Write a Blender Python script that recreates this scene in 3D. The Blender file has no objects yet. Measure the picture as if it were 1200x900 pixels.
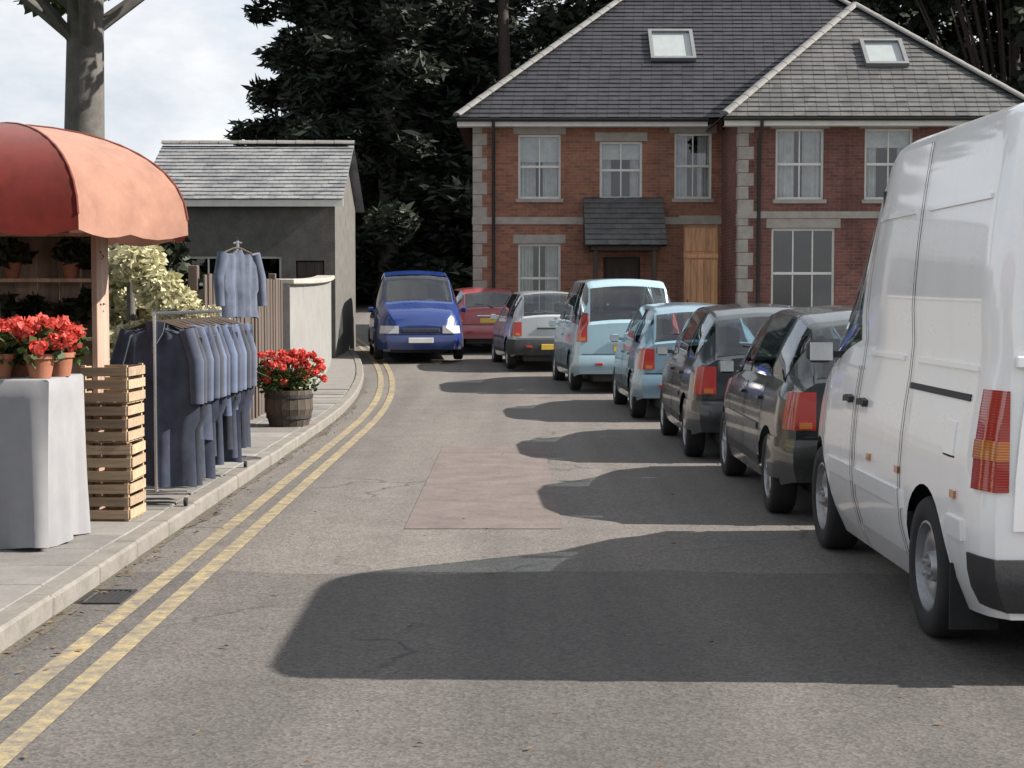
import bpy, math, random
import numpy as np
from mathutils import Vector, Matrix
random.seed(7)
sc = bpy.context.scene
COL = sc.collection

# ---------------------------------------------------------------- camera
FPX = 1900.0                                  # focal length in pixels of the 1200 px wide photograph
cam_d = bpy.data.cameras.new('camera'); cam = bpy.data.objects.new('camera', cam_d); COL.objects.link(cam)
cam_d.sensor_width = 36; cam_d.lens = 36*FPX/1200; cam_d.clip_end = 3000
cam.location = (0, 0, 1.6); cam.rotation_euler = (math.radians(90)-math.atan(100/FPX), 0, 0)
sc.camera = cam
# ---------------------------------------------------------------- sky, sun, exposure
SUN_EL = 37.0
world = bpy.data.worlds.new('World'); sc.world = world; world.use_nodes = True
nt = world.node_tree; N = nt.nodes; LK = nt.links
sky = N.new('ShaderNodeTexSky'); sky.sky_type = 'NISHITA'; sky.sun_disc = False
sky.sun_elevation = math.radians(SUN_EL); sky.sun_rotation = math.radians(92)
sky.air_density = 1.0; sky.dust_density = 1.5
tc = N.new('ShaderNodeTexCoord'); mp = N.new('ShaderNodeMapping'); mp.inputs['Scale'].default_value = (1, 1, 2.2)
nz = N.new('ShaderNodeTexNoise'); nz.inputs['Scale'].default_value = 2.6; nz.inputs['Detail'].default_value = 7; nz.inputs['Roughness'].default_value = .58
rp = N.new('ShaderNodeValToRGB'); rp.color_ramp.elements[0].position = .31; rp.color_ramp.elements[1].position = .54
mx = N.new('ShaderNodeMix'); mx.data_type = 'RGBA'
LK.new(tc.outputs['Generated'], mp.inputs['Vector']); LK.new(mp.outputs[0], nz.inputs['Vector']); LK.new(nz.outputs['Fac'], rp.inputs['Fac'])
LK.new(rp.outputs['Color'], mx.inputs['Factor']); LK.new(sky.outputs[0], mx.inputs['A']); 
nz2 = N.new('ShaderNodeTexNoise'); nz2.inputs['Scale'].default_value = 4.3; nz2.inputs['Detail'].default_value = 8; nz2.inputs['Roughness'].default_value = .6; LK.new(mp.outputs[0], nz2.inputs['Vector'])
rp2 = N.new('ShaderNodeValToRGB'); rp2.color_ramp.elements[0].position = .34; rp2.color_ramp.elements[0].color = (3.5, 3.8, 4.25, 1); rp2.color_ramp.elements[1].position = .64; rp2.color_ramp.elements[1].color = (6.1, 6.1, 6.1, 1)
LK.new(nz2.outputs['Fac'], rp2.inputs['Fac']); LK.new(rp2.outputs['Color'], mx.inputs['B'])
LK.new(mx.outputs['Result'], N['Background'].inputs['Color']); N['Background'].inputs['Strength'].default_value = .075
sun_d = bpy.data.lights.new('sun', 'SUN'); sun_d.energy = 4.4; sun_d.angle = math.radians(.55); sun_d.color = (1, .94, .85)
sun = bpy.data.objects.new('sun', sun_d); COL.objects.link(sun)
sun.rotation_euler = (0, math.radians(90-SUN_EL), math.radians(-2))
vs = sc.view_settings; vs.view_transform = 'Standard'; vs.look = 'None'; vs.gamma = 1; vs.use_curve_mapping = False; vs.exposure = 1.33
sc.cycles.max_bounces = 8; sc.cycles.transparent_max_bounces = 16

# ---------------------------------------------------------------- helpers
class MB:
    def __init__(s): s.v = []; s.f = []; s.m = []; s.cur = 0
    def add(s, vs, fs):
        o = len(s.v); s.v += [tuple(p) for p in vs]; s.f += [tuple(i+o for i in f) for f in fs]; s.m += [s.cur]*len(fs); return s
    def box(s, x0, x1, y0, y1, z0, z1, b=0):
        if b <= 0:
            v = [(x, y, z) for x in (x0, x1) for y in (y0, y1) for z in (z0, z1)]
            return s.add(v, [(0,1,3,2),(4,6,7,5),(0,4,5,1),(2,3,7,6),(0,2,6,4),(1,5,7,3)])
        b = min(b, (x1-x0)/2.1, (y1-y0)/2.1, (z1-z0)/2.1)
        v = []; f = []
        c = ((x0+x1)/2, (y0+y1)/2, (z0+z1)/2); h = ((x1-x0)/2, (y1-y0)/2, (z1-z0)/2)
        idx = {}
        for sx in (-1, 1):
            for sy in (-1, 1):
                for sz in (-1, 1):
                    for a in range(3):
                        p = [sx*(h[0]-b), sy*(h[1]-b), sz*(h[2]-b)]
                        p[a] = (sx, sy, sz)[a]*h[a]
                        idx[(sx, sy, sz, a)] = len(v); v.append((c[0]+p[0], c[1]+p[1], c[2]+p[2]))
        sg = (-1, 1)
        for a in range(3):
            o1, o2 = [k for k in range(3) if k != a]
            for s0 in sg:
                q = []
                for (p1, p2) in ((-1,-1),(1,-1),(1,1),(-1,1)):
                    k = [0,0,0]; k[a] = s0; k[o1] = p1; k[o2] = p2; q.append(idx[(k[0],k[1],k[2],a)])
                if (s0 > 0) == (a == 1): q.reverse()
                f.append(tuple(q))
        for a in range(3):      # edges running along axis a
            o1, o2 = [k for k in range(3) if k != a]
            for p1 in sg:
                for p2 in sg:
                    def K(sa, ax):
                        k = [0,0,0]; k[a] = sa; k[o1] = p1; k[o2] = p2; return idx[(k[0],k[1],k[2],ax)]
                    f.append((K(-1,o1), K(1,o1), K(1,o2), K(-1,o2)))
        for sx in sg:
            for sy in sg:
                for sz in sg: f.append((idx[(sx,sy,sz,0)], idx[(sx,sy,sz,1)], idx[(sx,sy,sz,2)]))
        return s.add(v, f)
    def tube(s, pts, r, n=8, cap=True):
        pts = [Vector(p) for p in pts]; rs = r if isinstance(r, (list, tuple)) else [r]*len(pts)
        v = []; f = []
        t0 = (pts[1]-pts[0]).normalized(); u = t0.orthogonal().normalized()
        for i, p in enumerate(pts):
            t = (pts[min(i+1, len(pts)-1)]-pts[max(i-1, 0)]).normalized()
            u = (u-t*u.dot(t)); u = u.normalized() if u.length > 1e-6 else t.orthogonal().normalized()
            w = t.cross(u)
            for k in range(n):
                a = 2*math.pi*k/n; v.append(p+(u*math.cos(a)+w*math.sin(a))*rs[i])
        for i in range(len(pts)-1):
            for k in range(n):
                f.append((i*n+k, i*n+(k+1)%n, (i+1)*n+(k+1)%n, (i+1)*n+k))
        if cap: f.append(tuple(range(n-1, -1, -1))); f.append(tuple((len(pts)-1)*n+k for k in range(n)))
        return s.add(v, f)
    def lathe(s, prof, n=24, M=None):          # prof: (radius, height) about z
        v = []; f = []
        for (r, h) in prof:
            for k in range(n):
                a = 2*math.pi*k/n; v.append(Vector((r*math.cos(a), r*math.sin(a), h)))
        for i in range(len(prof)-1):
            for k in range(n): f.append((i*n+k, i*n+(k+1)%n, (i+1)*n+(k+1)%n, (i+1)*n+k))
        if M is not None: v = [M @ p for p in v]
        return s.add(v, f)
    def prism(s, poly, y0, y1, M=None):        # poly in (x,z), extruded along y
        n = len(poly)
        v = [Vector((x, y0, z)) for x, z in poly]+[Vector((x, y1, z)) for x, z in poly]
        f = [tuple(range(n)), tuple(range(2*n-1, n-1, -1))]+[(i, (i+1) % n+0, (i+1) % n+n, i+n)[::-1] for i in range(n)]
        if M is not None: v = [M @ p for p in v]
        return s.add(v, f)
    def build(s, name, mats, parent=None, smooth=False, angle=40):
        me = bpy.data.meshes.new(name); me.from_pydata(s.v, [], s.f)
        mats = mats if isinstance(mats, (list, tuple)) else [mats]
        for m in mats: me.materials.append(m)
        if len(mats) > 1: me.polygons.foreach_set('material_index', s.m)
        if smooth:
            me.polygons.foreach_set('use_smooth', [True]*len(me.polygons))
            try: me.set_sharp_from_angle(angle=math.radians(angle))
            except Exception: pass
        me.update()
        o = bpy.data.objects.new(name, me); COL.objects.link(o)
        if parent: o.parent = parent
        return o
def tag(o, label=None, cat=None, group=None, kind=None):
    if label: o['label'] = label
    if cat: o['category'] = cat
    if group: o['group'] = group
    if kind: o['kind'] = kind
    return o
def empty(name, loc=(0,0,0), rz=0, label=None, cat=None, group=None):
    o = bpy.data.objects.new(name, None); COL.objects.link(o); o.location = loc; o.rotation_euler = (0,0,rz); o.empty_display_size = .1
    return tag(o, label, cat, group)
def copy_tree(o, parent=None):
    c = o.copy(); COL.objects.link(c); c.parent = parent
    for ch in list(o.children): copy_tree(ch, c)
    return c
def inst(name, me, parent, loc=(0,0,0), rot=(0,0,0), sc_=(1,1,1)):
    o = bpy.data.objects.new(name, me); COL.objects.link(o); o.parent = parent; o.location = loc; o.rotation_euler = rot; o.scale = sc_; return o

# ---------------------------------------------------------------- materials
def nodemat(name):
    m = bpy.data.materials.new(name); m.use_nodes = True
    n = m.node_tree; return m, n, n.nodes, n.links, n.nodes['Principled BSDF']
def noise(nt_, scale, detail=4, rough=.55, vec=None, dist=0):
    n = nt_.nodes.new('ShaderNodeTexNoise'); n.inputs['Scale'].default_value = scale; n.inputs['Detail'].default_value = detail
    n.inputs['Roughness'].default_value = rough; n.inputs['Distortion'].default_value = dist
    if vec is not None: nt_.links.new(vec, n.inputs['Vector'])
    return n.outputs['Fac']
def ramp(nt_, fac, stops):
    r = nt_.nodes.new('ShaderNodeValToRGB'); e = r.color_ramp.elements
    while len(e) < len(stops): e.new(.5)
    for k, (p, c) in enumerate(stops):
        e[k].position = p; e[k].color = (*c, 1) if len(c) == 3 else c
    nt_.links.new(fac, r.inputs['Fac']); return r.outputs['Color']
def mixc(nt_, fac, a, b, mode='MIX'):
    n = nt_.nodes.new('ShaderNodeMix'); n.data_type = 'RGBA'; n.blend_type = mode
    for sk, val in (('Factor', fac), ('A', a), ('B', b)):
        s = n.inputs[sk] if sk == 'Factor' else [i for i in n.inputs if i.name == sk and i.type == 'RGBA'][0]
        if isinstance(val, (int, float)): s.default_value = val
        elif isinstance(val, tuple): s.default_value = (*val, 1)
        else: nt_.links.new(val, s)
    return [o for o in n.outputs if o.type == 'RGBA'][0]
def bump(nt_, h, strength=.3, dist=.01):
    b = nt_.nodes.new('ShaderNodeBump'); b.inputs['Strength'].default_value = strength; b.inputs['Distance'].default_value = dist
    nt_.links.new(h, b.inputs['Height']); return b.outputs['Normal']
def objco(nt_, which='Object'):
    t = nt_.nodes.new('ShaderNodeTexCoord'); return t.outputs[which]
def geoco(nt_):
    return nt_.nodes.new('ShaderNodeNewGeometry').outputs['Position']
def plain(name, c, rough=.6, var=.25, scale=6, metal=0, bs=.15, coat=0, world_=False, spec=.5, sheen=0):
    m, n, no, lk, b = nodemat(name)
    v = geoco(n) if world_ else objco(n)
    f = noise(n, scale, 5, .6, v); f2 = noise(n, scale*9, 3, .6, v)
    d = tuple(x*(1-var) for x in c); l = tuple(min(1, x*(1+var)) for x in c)
    col = ramp(n, f, [(.3, d), (.7, l)])
    col = mixc(n, .35, col, ramp(n, f2, [(.35, d), (.65, l)]))
    lk.new(col, b.inputs['Base Color']); b.inputs['Roughness'].default_value = rough; b.inputs['Metallic'].default_value = metal
    b.inputs['Specular IOR Level'].default_value = spec
    if coat: b.inputs['Coat Weight'].default_value = coat; b.inputs['Coat Roughness'].default_value = .06
    if sheen: b.inputs['Sheen Weight'].default_value = sheen
    if bs: lk.new(bump(n, f2, bs, .004), b.inputs['Normal'])
    return m
def paint(name, c, metal=.0, rough=.38, dirt=.5):
    m, n, no, lk, b = nodemat(name)
    P = objco(n); sep = no.new('ShaderNodeSeparateXYZ'); lk.new(P, sep.inputs[0])
    f = noise(n, 3.5, 5, .65, P); f2 = noise(n, 40, 3, .6, P)
    # road dirt thrown up along the sills
    ms_ = no.new('ShaderNodeMapping'); ms_.inputs['Scale'].default_value = (5, 5, .35); lk.new(P, ms_.inputs[0]); stk = noise(n, 1.6, 6, .7, ms_.outputs[0])
    mr = no.new('ShaderNodeMapRange'); mr.inputs['From Min'].default_value = .75; mr.inputs['From Max'].default_value = .15; lk.new(sep.outputs['Z'], mr.inputs['Value'])
    ml = no.new('ShaderNodeMath'); ml.operation = 'MULTIPLY'; lk.new(mr.outputs[0], ml.inputs[0]); lk.new(f, ml.inputs[1])
    ml2 = no.new('ShaderNodeMath'); ml2.operation = 'MULTIPLY'; ml2.inputs[1].default_value = dirt; lk.new(ml.outputs[0], ml2.inputs[0])
    col = mixc(n, ramp(n, f2, [(.3, (0,0,0)), (.8, (.10,.10,.10))]), c, tuple(x*.8 for x in c))
    col = mixc(n, ramp(n, stk, [(.52, (0,0,0)), (.78, (.22*dirt*2,)*3)]), col, tuple(x*.55+.03 for x in c))
    col = mixc(n, ml2.outputs[0], col, (.13, .115, .095))
    lk.new(col, b.inputs['Base Color']); b.inputs['Metallic'].default_value = metal
    lk.new(ramp(n, f, [(.3, (rough*.8,)*3), (.75, (rough*1.4,)*3)]), b.inputs['Roughness'])
    b.inputs['Coat Weight'].default_value = .8; b.inputs['Coat Roughness'].default_value = .05
    return m
def glassmat(name, tint=(.75, .82, .82), refl=1.0):
    m, n, no, lk, b = nodemat(name)
    no.remove(b); out = no['Material Output']
    tr = no.new('ShaderNodeBsdfTransparent'); tr.inputs[0].default_value = (*tint, 1)
    gl = no.new('ShaderNodeBsdfGlossy'); gl.inputs['Roughness'].default_value = .02; gl.inputs['Color'].default_value = (.95,.97,1,1)
    ge = no.new('ShaderNodeNewGeometry'); dt = no.new('ShaderNodeVectorMath'); dt.operation = 'DOT_PRODUCT'
    lk.new(ge.outputs['Normal'], dt.inputs[0]); lk.new(ge.outputs['Incoming'], dt.inputs[1])
    ab = no.new('ShaderNodeMath'); ab.operation = 'ABSOLUTE'; lk.new(dt.outputs['Value'], ab.inputs[0])
    om = no.new('ShaderNodeMath'); om.operation = 'SUBTRACT'; om.use_clamp = True; om.inputs[0].default_value = 1; lk.new(ab.outputs[0], om.inputs[1])
    pw = no.new('ShaderNodeMath'); pw.operation = 'POWER'; pw.inputs[1].default_value = 4.0; lk.new(om.outputs[0], pw.inputs[0])
    mu = no.new('ShaderNodeMath'); mu.operation = 'MULTIPLY_ADD'; mu.inputs[1].default_value = refl*.9; mu.inputs[2].default_value = .085; lk.new(pw.outputs[0], mu.inputs[0])
    ms = no.new('ShaderNodeMixShader'); lk.new(mu.outputs[0], ms.inputs[0]); lk.new(tr.outputs[0], ms.inputs[1]); lk.new(gl.outputs[0], ms.inputs[2])
    lk.new(ms.outputs[0], out.inputs['Surface']); return m
def asphaltmat(name='asphalt', k=1.0):
    m, n, no, lk, b = nodemat(name); P = geoco(n)
    big = noise(n, .35, 5, .6, P); mid = noise(n, 2.2, 6, .7, P); fine = noise(n, 55, 3, .7, P)
    col = ramp(n, big, [(.3, (.075,.070,.067)), (.7, (.094,.088,.084))])
    col = mixc(n, .45, col, ramp(n, mid, [(.32, (.065,.060,.058)), (.68, (.104,.096,.092))]))
    vo = no.new('ShaderNodeTexVoronoi'); vo.inputs['Scale'].default_value = 70; lk.new(P, vo.inputs['Vector'])
    stone = ramp(n, vo.outputs['Color'], [(.1, (.45,.45,.45)), (.9, (1.6,1.58,1.52))])
    col = mixc(n, .55, col, mixc(n, 1.0, col, stone, 'MULTIPLY'))
    mt_ = no.new('ShaderNodeMapping'); mt_.inputs['Scale'].default_value = (1.5, .045, 1); lk.new(P, mt_.inputs[0])
    trk = noise(n, 1.0, 3, .5, mt_.outputs[0])
    col = mixc(n, .75, col, mixc(n, 1.0, col, ramp(n, trk, [(.35, (.80,.80,.80)), (.65, (1.2,1.19,1.17))]), 'MULTIPLY'))
    # tar-sealed cracks
    vc = no.new('ShaderNodeTexVoronoi'); vc.feature = 'DISTANCE_TO_EDGE'; vc.inputs['Scale'].default_value = .33
    mpv = no.new('ShaderNodeMapping'); lk.new(P, mpv.inputs[0]); ad = no.new('ShaderNodeVectorMath'); ad.operation = 'MULTIPLY_ADD'
    nn = no.new('ShaderNodeTexNoise'); nn.inputs['Scale'].default_value = 1.6; nn.inputs['Detail'].default_value = 6; lk.new(P, nn.inputs['Vector'])
    lk.new(nn.outputs['Color'], ad.inputs[0]); ad.inputs[1].default_value = (.9,.9,0); lk.new(P, ad.inputs[2]); lk.new(ad.outputs[0], vc.inputs['Vector'])
    crack = ramp(n, vc.outputs['Distance'], [(.002, (1,1,1)), (.006, (0,0,0))])
    gate = ramp(n, noise(n, .5, 3, .5, P), [(.5, (0,0,0)), (.6, (.8,.8,.8))])
    cm = mixc(n, 1.0, crack, gate, 'MULTIPLY')
    col = mixc(n, cm, col, (.03,.029,.028))
    oil = ramp(n, noise(n, 1.1, 3, .5, P), [(.66, (0,0,0)), (.78, (.5,.5,.5))])
    col = mixc(n, oil, col, (.05,.048,.046))
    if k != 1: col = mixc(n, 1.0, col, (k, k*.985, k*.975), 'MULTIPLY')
    lk.new(col, b.inputs['Base Color']); lk.new(ramp(n, mid, [(.3, (.78,)*3), (.7, (.92,)*3)]), b.inputs['Roughness'])
    hh = mixc(n, .5, vo.outputs['Distance'], fine)
    lk.new(bump(n, hh, .55, .006), b.inputs['Normal']); b.inputs['Specular IOR Level'].default_value = .3
    return m
def brickmat(name, c1, c2, mortar, scale=1.0):
    m, n, no, lk, b = nodemat(name); P = geoco(n)
    sep = no.new('ShaderNodeSeparateXYZ'); lk.new(P, sep.inputs[0])
    ad = no.new('ShaderNodeMath'); ad.operation = 'ADD'; lk.new(sep.outputs['X'], ad.inputs[0]); lk.new(sep.outputs['Y'], ad.inputs[1])
    cb = no.new('ShaderNodeCombineXYZ'); lk.new(ad.outputs[0], cb.inputs['X']); lk.new(sep.outputs['Z'], cb.inputs['Y'])
    bt = no.new('ShaderNodeTexBrick'); lk.new(cb.outputs[0], bt.inputs['Vector']); bt.inputs['Scale'].default_value = 1
    bt.inputs['Brick Width'].default_value = .225*scale; bt.inputs['Row Height'].default_value = .075*scale; bt.inputs['Mortar Size'].default_value = .006*scale
    bt.inputs['Mortar Smooth'].default_value = .2; bt.inputs['Bias'].default_value = -.1
    bt.inputs['Color1'].default_value = (*c1, 1); bt.inputs['Color2'].default_value = (*c2, 1); bt.inputs['Mortar'].default_value = (*mortar, 1)
    f = noise(n, .9, 6, .65, P); f2 = noise(n, 14, 4, .6, P)
    col = mixc(n, .6, bt.outputs['Color'], mixc(n, 1, bt.outputs['Color'], ramp(n, f, [(.3, (.6,.58,.58)), (.7, (1.25,1.2,1.15))]), 'MULTIPLY'))
    col = mixc(n, .5, col, mixc(n, 1, col, ramp(n, f2, [(.3, (.65,)*3), (.7, (1.3,)*3)]), 'MULTIPLY'))
    mg = no.new('ShaderNodeMapping'); mg.inputs['Scale'].default_value = (1.6, 1.6, .16); lk.new(P, mg.inputs[0]); gr = noise(n, 1.5, 7, .7, mg.outputs[0])
    col = mixc(n, ramp(n, gr, [(.5, (0,0,0)), (.72, (.65,.65,.65))]), col, mixc(n, 1, col, (.45,.45,.47), 'MULTIPLY'))
    lk.new(col, b.inputs['Base Color']); b.inputs['Roughness'].default_value = .9; b.inputs['Specular IOR Level'].default_value = .2
    inv = no.new('ShaderNodeMath'); inv.operation = 'SUBTRACT'; inv.inputs[0].default_value = 1; lk.new(bt.outputs['Fac'], inv.inputs[1])
    lk.new(bump(n, inv.outputs[0], .7, .012), b.inputs['Normal'])
    return m
def slatemat(name, c):
    m, n, no, lk, b = nodemat(name); P = geoco(n)
    vo = no.new('ShaderNodeTexVoronoi'); vo.inputs['Scale'].default_value = 3.2; lk.new(P, vo.inputs['Vector'])
    col = mixc(n, 1, c, ramp(n, vo.outputs['Color'], [(.1, (.72,.72,.75)), (.9, (1.25,1.22,1.18))]), 'MULTIPLY')
    f = noise(n, 1.1, 6, .7, P)
    col = mixc(n, ramp(n, f, [(.5, (0,0,0)), (.72, (.4,.4,.4))]), col, tuple(x*1.5 for x in c))       # lichen
    lk.new(col, b.inputs['Base Color']); b.inputs['Roughness'].default_value = .55
    lk.new(bump(n, noise(n, 30, 4, .6, P), .3, .006), b.inputs['Normal']); return m
def woodmat(name, c, rough=.7, scale=3, along='Z'):
    m, n, no, lk, b = nodemat(name); P = objco(n)
    mp_ = no.new('ShaderNodeMapping'); lk.new(P, mp_.inputs[0])
    s = {'X': (.08,1,1), 'Y': (1,.08,1), 'Z': (1,1,.08)}[along]; mp_.inputs['Scale'].default_value = tuple(q*scale*6 for q in s)
    f = noise(n, 1.5, 6, .65, mp_.outputs[0], .4); f2 = noise(n, 2, 3, .5, P)
    oi = no.new('ShaderNodeObjectInfo')
    col = ramp(n, f, [(.28, tuple(x*.55 for x in c)), (.5, c), (.75, tuple(min(1, x*1.35) for x in c))])
    col = mixc(n, .5, col, mixc(n, 1, col, ramp(n, oi.outputs['Random'], [(0, (.6,.6,.6)), (1, (1.35,1.3,1.25))]), 'MULTIPLY'))
    lk.new(col, b.inputs['Base Color']); b.inputs['Roughness'].default_value = rough
    lk.new(bump(n, f, .35, .004), b.inputs['Normal']); return m
def leafmat(name, c1, c2, trans=.25):
    m, n, no, lk, b = nodemat(name); P = geoco(n)
    f = noise(n, 1.3, 4, .6, P); f2 = noise(n, 9, 2, .6, P)
    col = mixc(n, .5, ramp(n, f, [(.3, c1), (.7, c2)]), ramp(n, f2, [(.35, c1), (.65, c2)]))
    lk.new(col, b.inputs['Base Color']); b.inputs['Roughness'].default_value = .55; b.inputs['Specular IOR Level'].default_value = .25
    if trans:
        t = no.new('ShaderNodeBsdfTranslucent'); lk.new(col, t.inputs[0]); ms = no.new('ShaderNodeMixShader'); ms.inputs[0].default_value = trans
        lk.new(b.outputs[0], ms.inputs[1]); lk.new(t.outputs[0], ms.inputs[2]); lk.new(ms.outputs[0], no['Material Output'].inputs['Surface'])
    return m
def fabricmat(name, c, var=.3, sheen=.2):
    m, n, no, lk, b = nodemat(name); P = objco(n)
    w = no.new('ShaderNodeTexWave'); w.inputs['Scale'].default_value = 160; lk.new(P, w.inputs['Vector'])
    f = noise(n, 5, 5, .6, P)
    col = ramp(n, f, [(.3, tuple(x*(1-var) for x in c)), (.7, tuple(min(1, x*(1+var)) for x in c))])
    lk.new(col, b.inputs['Base Color']); b.inputs['Roughness'].default_value = .9; b.inputs['Sheen Weight'].default_value = sheen
    b.inputs['Specular IOR Level'].default_value = .15
    lk.new(bump(n, mixc(n, .3, w.outputs['Color'], noise(n, 14, 4, .6, P)), .25, .004), b.inputs['Normal']); return m

M = {}
M['asphalt'] = asphaltmat(); M['far_asphalt'] = asphaltmat('pale_asphalt', 1.38)
M['patch'] = plain('road_patch_tarmac', (.130,.108,.102), .9, .3, 3, bs=.5, world_=True, spec=.25)
M['concrete'] = plain('paving_concrete', (.17,.162,.152), .88, .22, 4, bs=.35, world_=True, spec=.25)
M['concrete2'] = plain('paving_concrete_pale', (.19,.182,.170), .88, .22, 4, bs=.35, world_=True, spec=.25)
M['concrete3'] = plain('paving_concrete_dull', (.15,.143,.135), .88, .25, 4, bs=.35, world_=True, spec=.25)
M['kerb'] = plain('kerb_concrete', (.17,.158,.142), .85, .25, 5, bs=.4, world_=True, spec=.25)
M['joint'] = plain('sand_joint', (.07,.062,.052), .95, .3, 8, bs=.2, world_=True)
M['grass_ground'] = plain('grass_and_soil', (.055,.06,.028), .95, .4, 1.2, bs=.4, world_=True)
def yellowmat():
    m, n, no, lk, b = nodemat('worn_yellow_paint'); P = geoco(n)
    wear = ramp(n, noise(n, 9, 8, .8, P), [(.40, (0,0,0)), (.62, (1,1,1))])
    wear2 = ramp(n, noise(n, 1.2, 4, .6, P), [(.3, (.45,)*3), (.7, (1,1,1))])
    f = mixc(n, 1, wear, wear2, 'MULTIPLY')
    col = mixc(n, f, (.118,.106,.093), (.37,.285,.13))
    lk.new(col, b.inputs['Base Color']); b.inputs['Roughness'].default_value = .8
    lk.new(bump(n, noise(n, 60, 3, .7, P), .5, .004), b.inputs['Normal']); return m
M['yellow'] = yellowmat()
M['white_van'] = paint('white_van_paint', (.88,.88,.88), 0, .30, .45)
M['black_paint'] = paint('black_green_paint', (.012,.018,.019), .0, .25, .5)
M['silver_blue'] = paint('silver_blue_paint', (.20,.32,.40), .35, .3, .5)
M['pale_blue'] = paint('pale_blue_paint', (.32,.46,.52), .25, .3, .5)
M['silver'] = paint('silver_paint', (.42,.43,.44), .4, .3, .5)
M['maroon'] = paint('faded_red_paint', (.30,.06,.07), .0, .35, .5)
M['blue'] = paint('royal_blue_paint', (.005,.024,.13), .0, .3, .3)
M['black_plastic'] = plain('black_plastic', (.022,.022,.024), .6, .35, 8, bs=.3)
M['seam'] = plain('dark_gap', (.012,.012,.013), .9, .1, 8, bs=0)
M['rubber'] = plain('tyre_rubber', (.016,.016,.017), .85, .3, 12, bs=.3)
M['steel'] = plain('wheel_alloy', (.42,.43,.44), .35, .2, 10, metal=.8, bs=.1)
M['interior'] = plain('car_interior', (.03,.03,.033), .85, .3, 6, bs=.2)
M['glass'] = glassmat('car_glass', (.56,.64,.66))
M['pane'] = glassmat('window_glass', (.72,.76,.77))
def lensmat(name, c):
    m, n, no, lk, b = nodemat(name); P = objco(n)
    w = no.new('ShaderNodeTexWave'); w.bands_direction = 'Z'; w.inputs['Scale'].default_value = 28; lk.new(P, w.inputs['Vector'])
    lk.new(mixc(n, w.outputs['Color'], c, tuple(x*.6 for x in c)), b.inputs['Base Color']); b.inputs['Roughness'].default_value = .12
    b.inputs['Coat Weight'].default_value = 1
    lk.new(bump(n, w.outputs['Color'], .15, .003), b.inputs['Normal']); return m
M['red_lens'] = lensmat('red_lens', (.42,.03,.02)); M['orange_lens'] = lensmat('orange_lens', (.55,.17,.03)); M['clear_lens'] = lensmat('clear_lens', (.55,.55,.56))
M['plate_yellow'] = plain('plate_yellow', (.5,.34,.05), .45, .1, 5, bs=0); M['plate_white'] = plain('plate_white', (.55,.55,.53), .45, .1, 5, bs=0)
M['brick'] = brickmat('red_brick', (.30,.135,.085), (.19,.085,.062), (.24,.21,.18))
M['brick_dark'] = brickmat('plum_brick', (.20,.085,.07), (.13,.058,.055), (.18,.155,.14))
M['stone'] = plain('pale_stone_trim', (.30,.275,.245), .85, .25, 4, bs=.3, world_=True)
M['slate'] = slatemat('blue_grey_slate', (.019,.020,.026)); M['slate_pale'] = slatemat('weathered_pale_slate', (.076,.076,.076)); M['slate_light'] = slatemat('silvery_slate', (.17,.177,.185))
M['ridge'] = plain('ridge_clay', (.16,.155,.15), .8, .3, 5, bs=.3, world_=True)
M['white_wood'] = plain('white_gloss_joinery', (.60,.59,.56), .45, .12, 5, bs=.05)
M['curtain'] = fabricmat('net_curtain', (.62,.60,.57), .2)
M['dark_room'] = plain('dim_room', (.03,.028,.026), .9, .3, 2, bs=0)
M['oak'] = woodmat('orange_oak_door', (.80,.43,.23), .5, 2)
M['shelf_wood'] = woodmat('brown_shelf_wood', (.40,.27,.21), .7, 2); M['dark_wood'] = woodmat('dark_stained_wood', (.045,.030,.022), .7, 2)
M['fence_wood'] = woodmat('brown_fence_board', (.075,.056,.046), .85, 2)
M['crate_wood'] = woodmat('pale_crate_wood', (.32,.235,.155), .8, 4, 'X')
M['render'] = plain('grey_white_render', (.185,.182,.176), .9, .18, 2.5, bs=.35, world_=True)
M['cottage_wall'] = plain('dim_stone_wall', (.092,.087,.08), .9, .35, 3.5, bs=.6, world_=True)
M['iron'] = plain('painted_iron', (.03,.03,.032), .55, .2, 8, metal=.3, bs=.15); M['chrome'] = plain('chromed_tube', (.55,.56,.58), .25, .1, 8, metal=1, bs=.05)
M['lead'] = plain('lead_grey', (.14,.145,.15), .6, .2, 4, bs=.2)
M['cloth_white'] = fabricmat('white_tablecloth', (.205,.205,.215), .08)
M['canvas_red'] = fabricmat('red_canvas', (.12,.012,.008), .2); M['canvas_peach'] = fabricmat('peach_canvas', (.34,.18,.13), .12)
def translucent(m, k):
    n = m.node_tree; no = n.nodes; b = no['Principled BSDF']; src = b.inputs['Base Color'].links[0].from_socket
    st_ = ramp(n, noise(n, 2.2, 7, .7, objco(n)), [(.35, (.72,.72,.74)), (.6, (1.0,1.0,1.0)), (.75, (1.22,1.22,1.22))]); cc = mixc(n, 1, src, st_, 'MULTIPLY'); n.links.new(cc, b.inputs['Base Color'])
    t = no.new('ShaderNodeBsdfTranslucent'); n.links.new(cc, t.inputs[0]); ms = no.new('ShaderNodeMixShader'); ms.inputs[0].default_value = k
    n.links.new(b.outputs[0], ms.inputs[1]); n.links.new(t.outputs[0], ms.inputs[2]); n.links.new(ms.outputs[0], no['Material Output'].inputs['Surface'])
translucent(M['canvas_red'], .18); translucent(M['canvas_peach'], .18)
M['piping'] = fabricmat('faded_red_piping', (.20,.05,.035), .2)
M['navy1'] = fabricmat('navy_cotton', (.046,.054,.082), .35); M['navy2'] = fabricmat('indigo_denim', (.045,.055,.085), .35)
M['navy3'] = fabricmat('charcoal_wool', (.034,.038,.05), .35); M['denim'] = fabricmat('washed_denim', (.075,.088,.125), .35)
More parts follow.
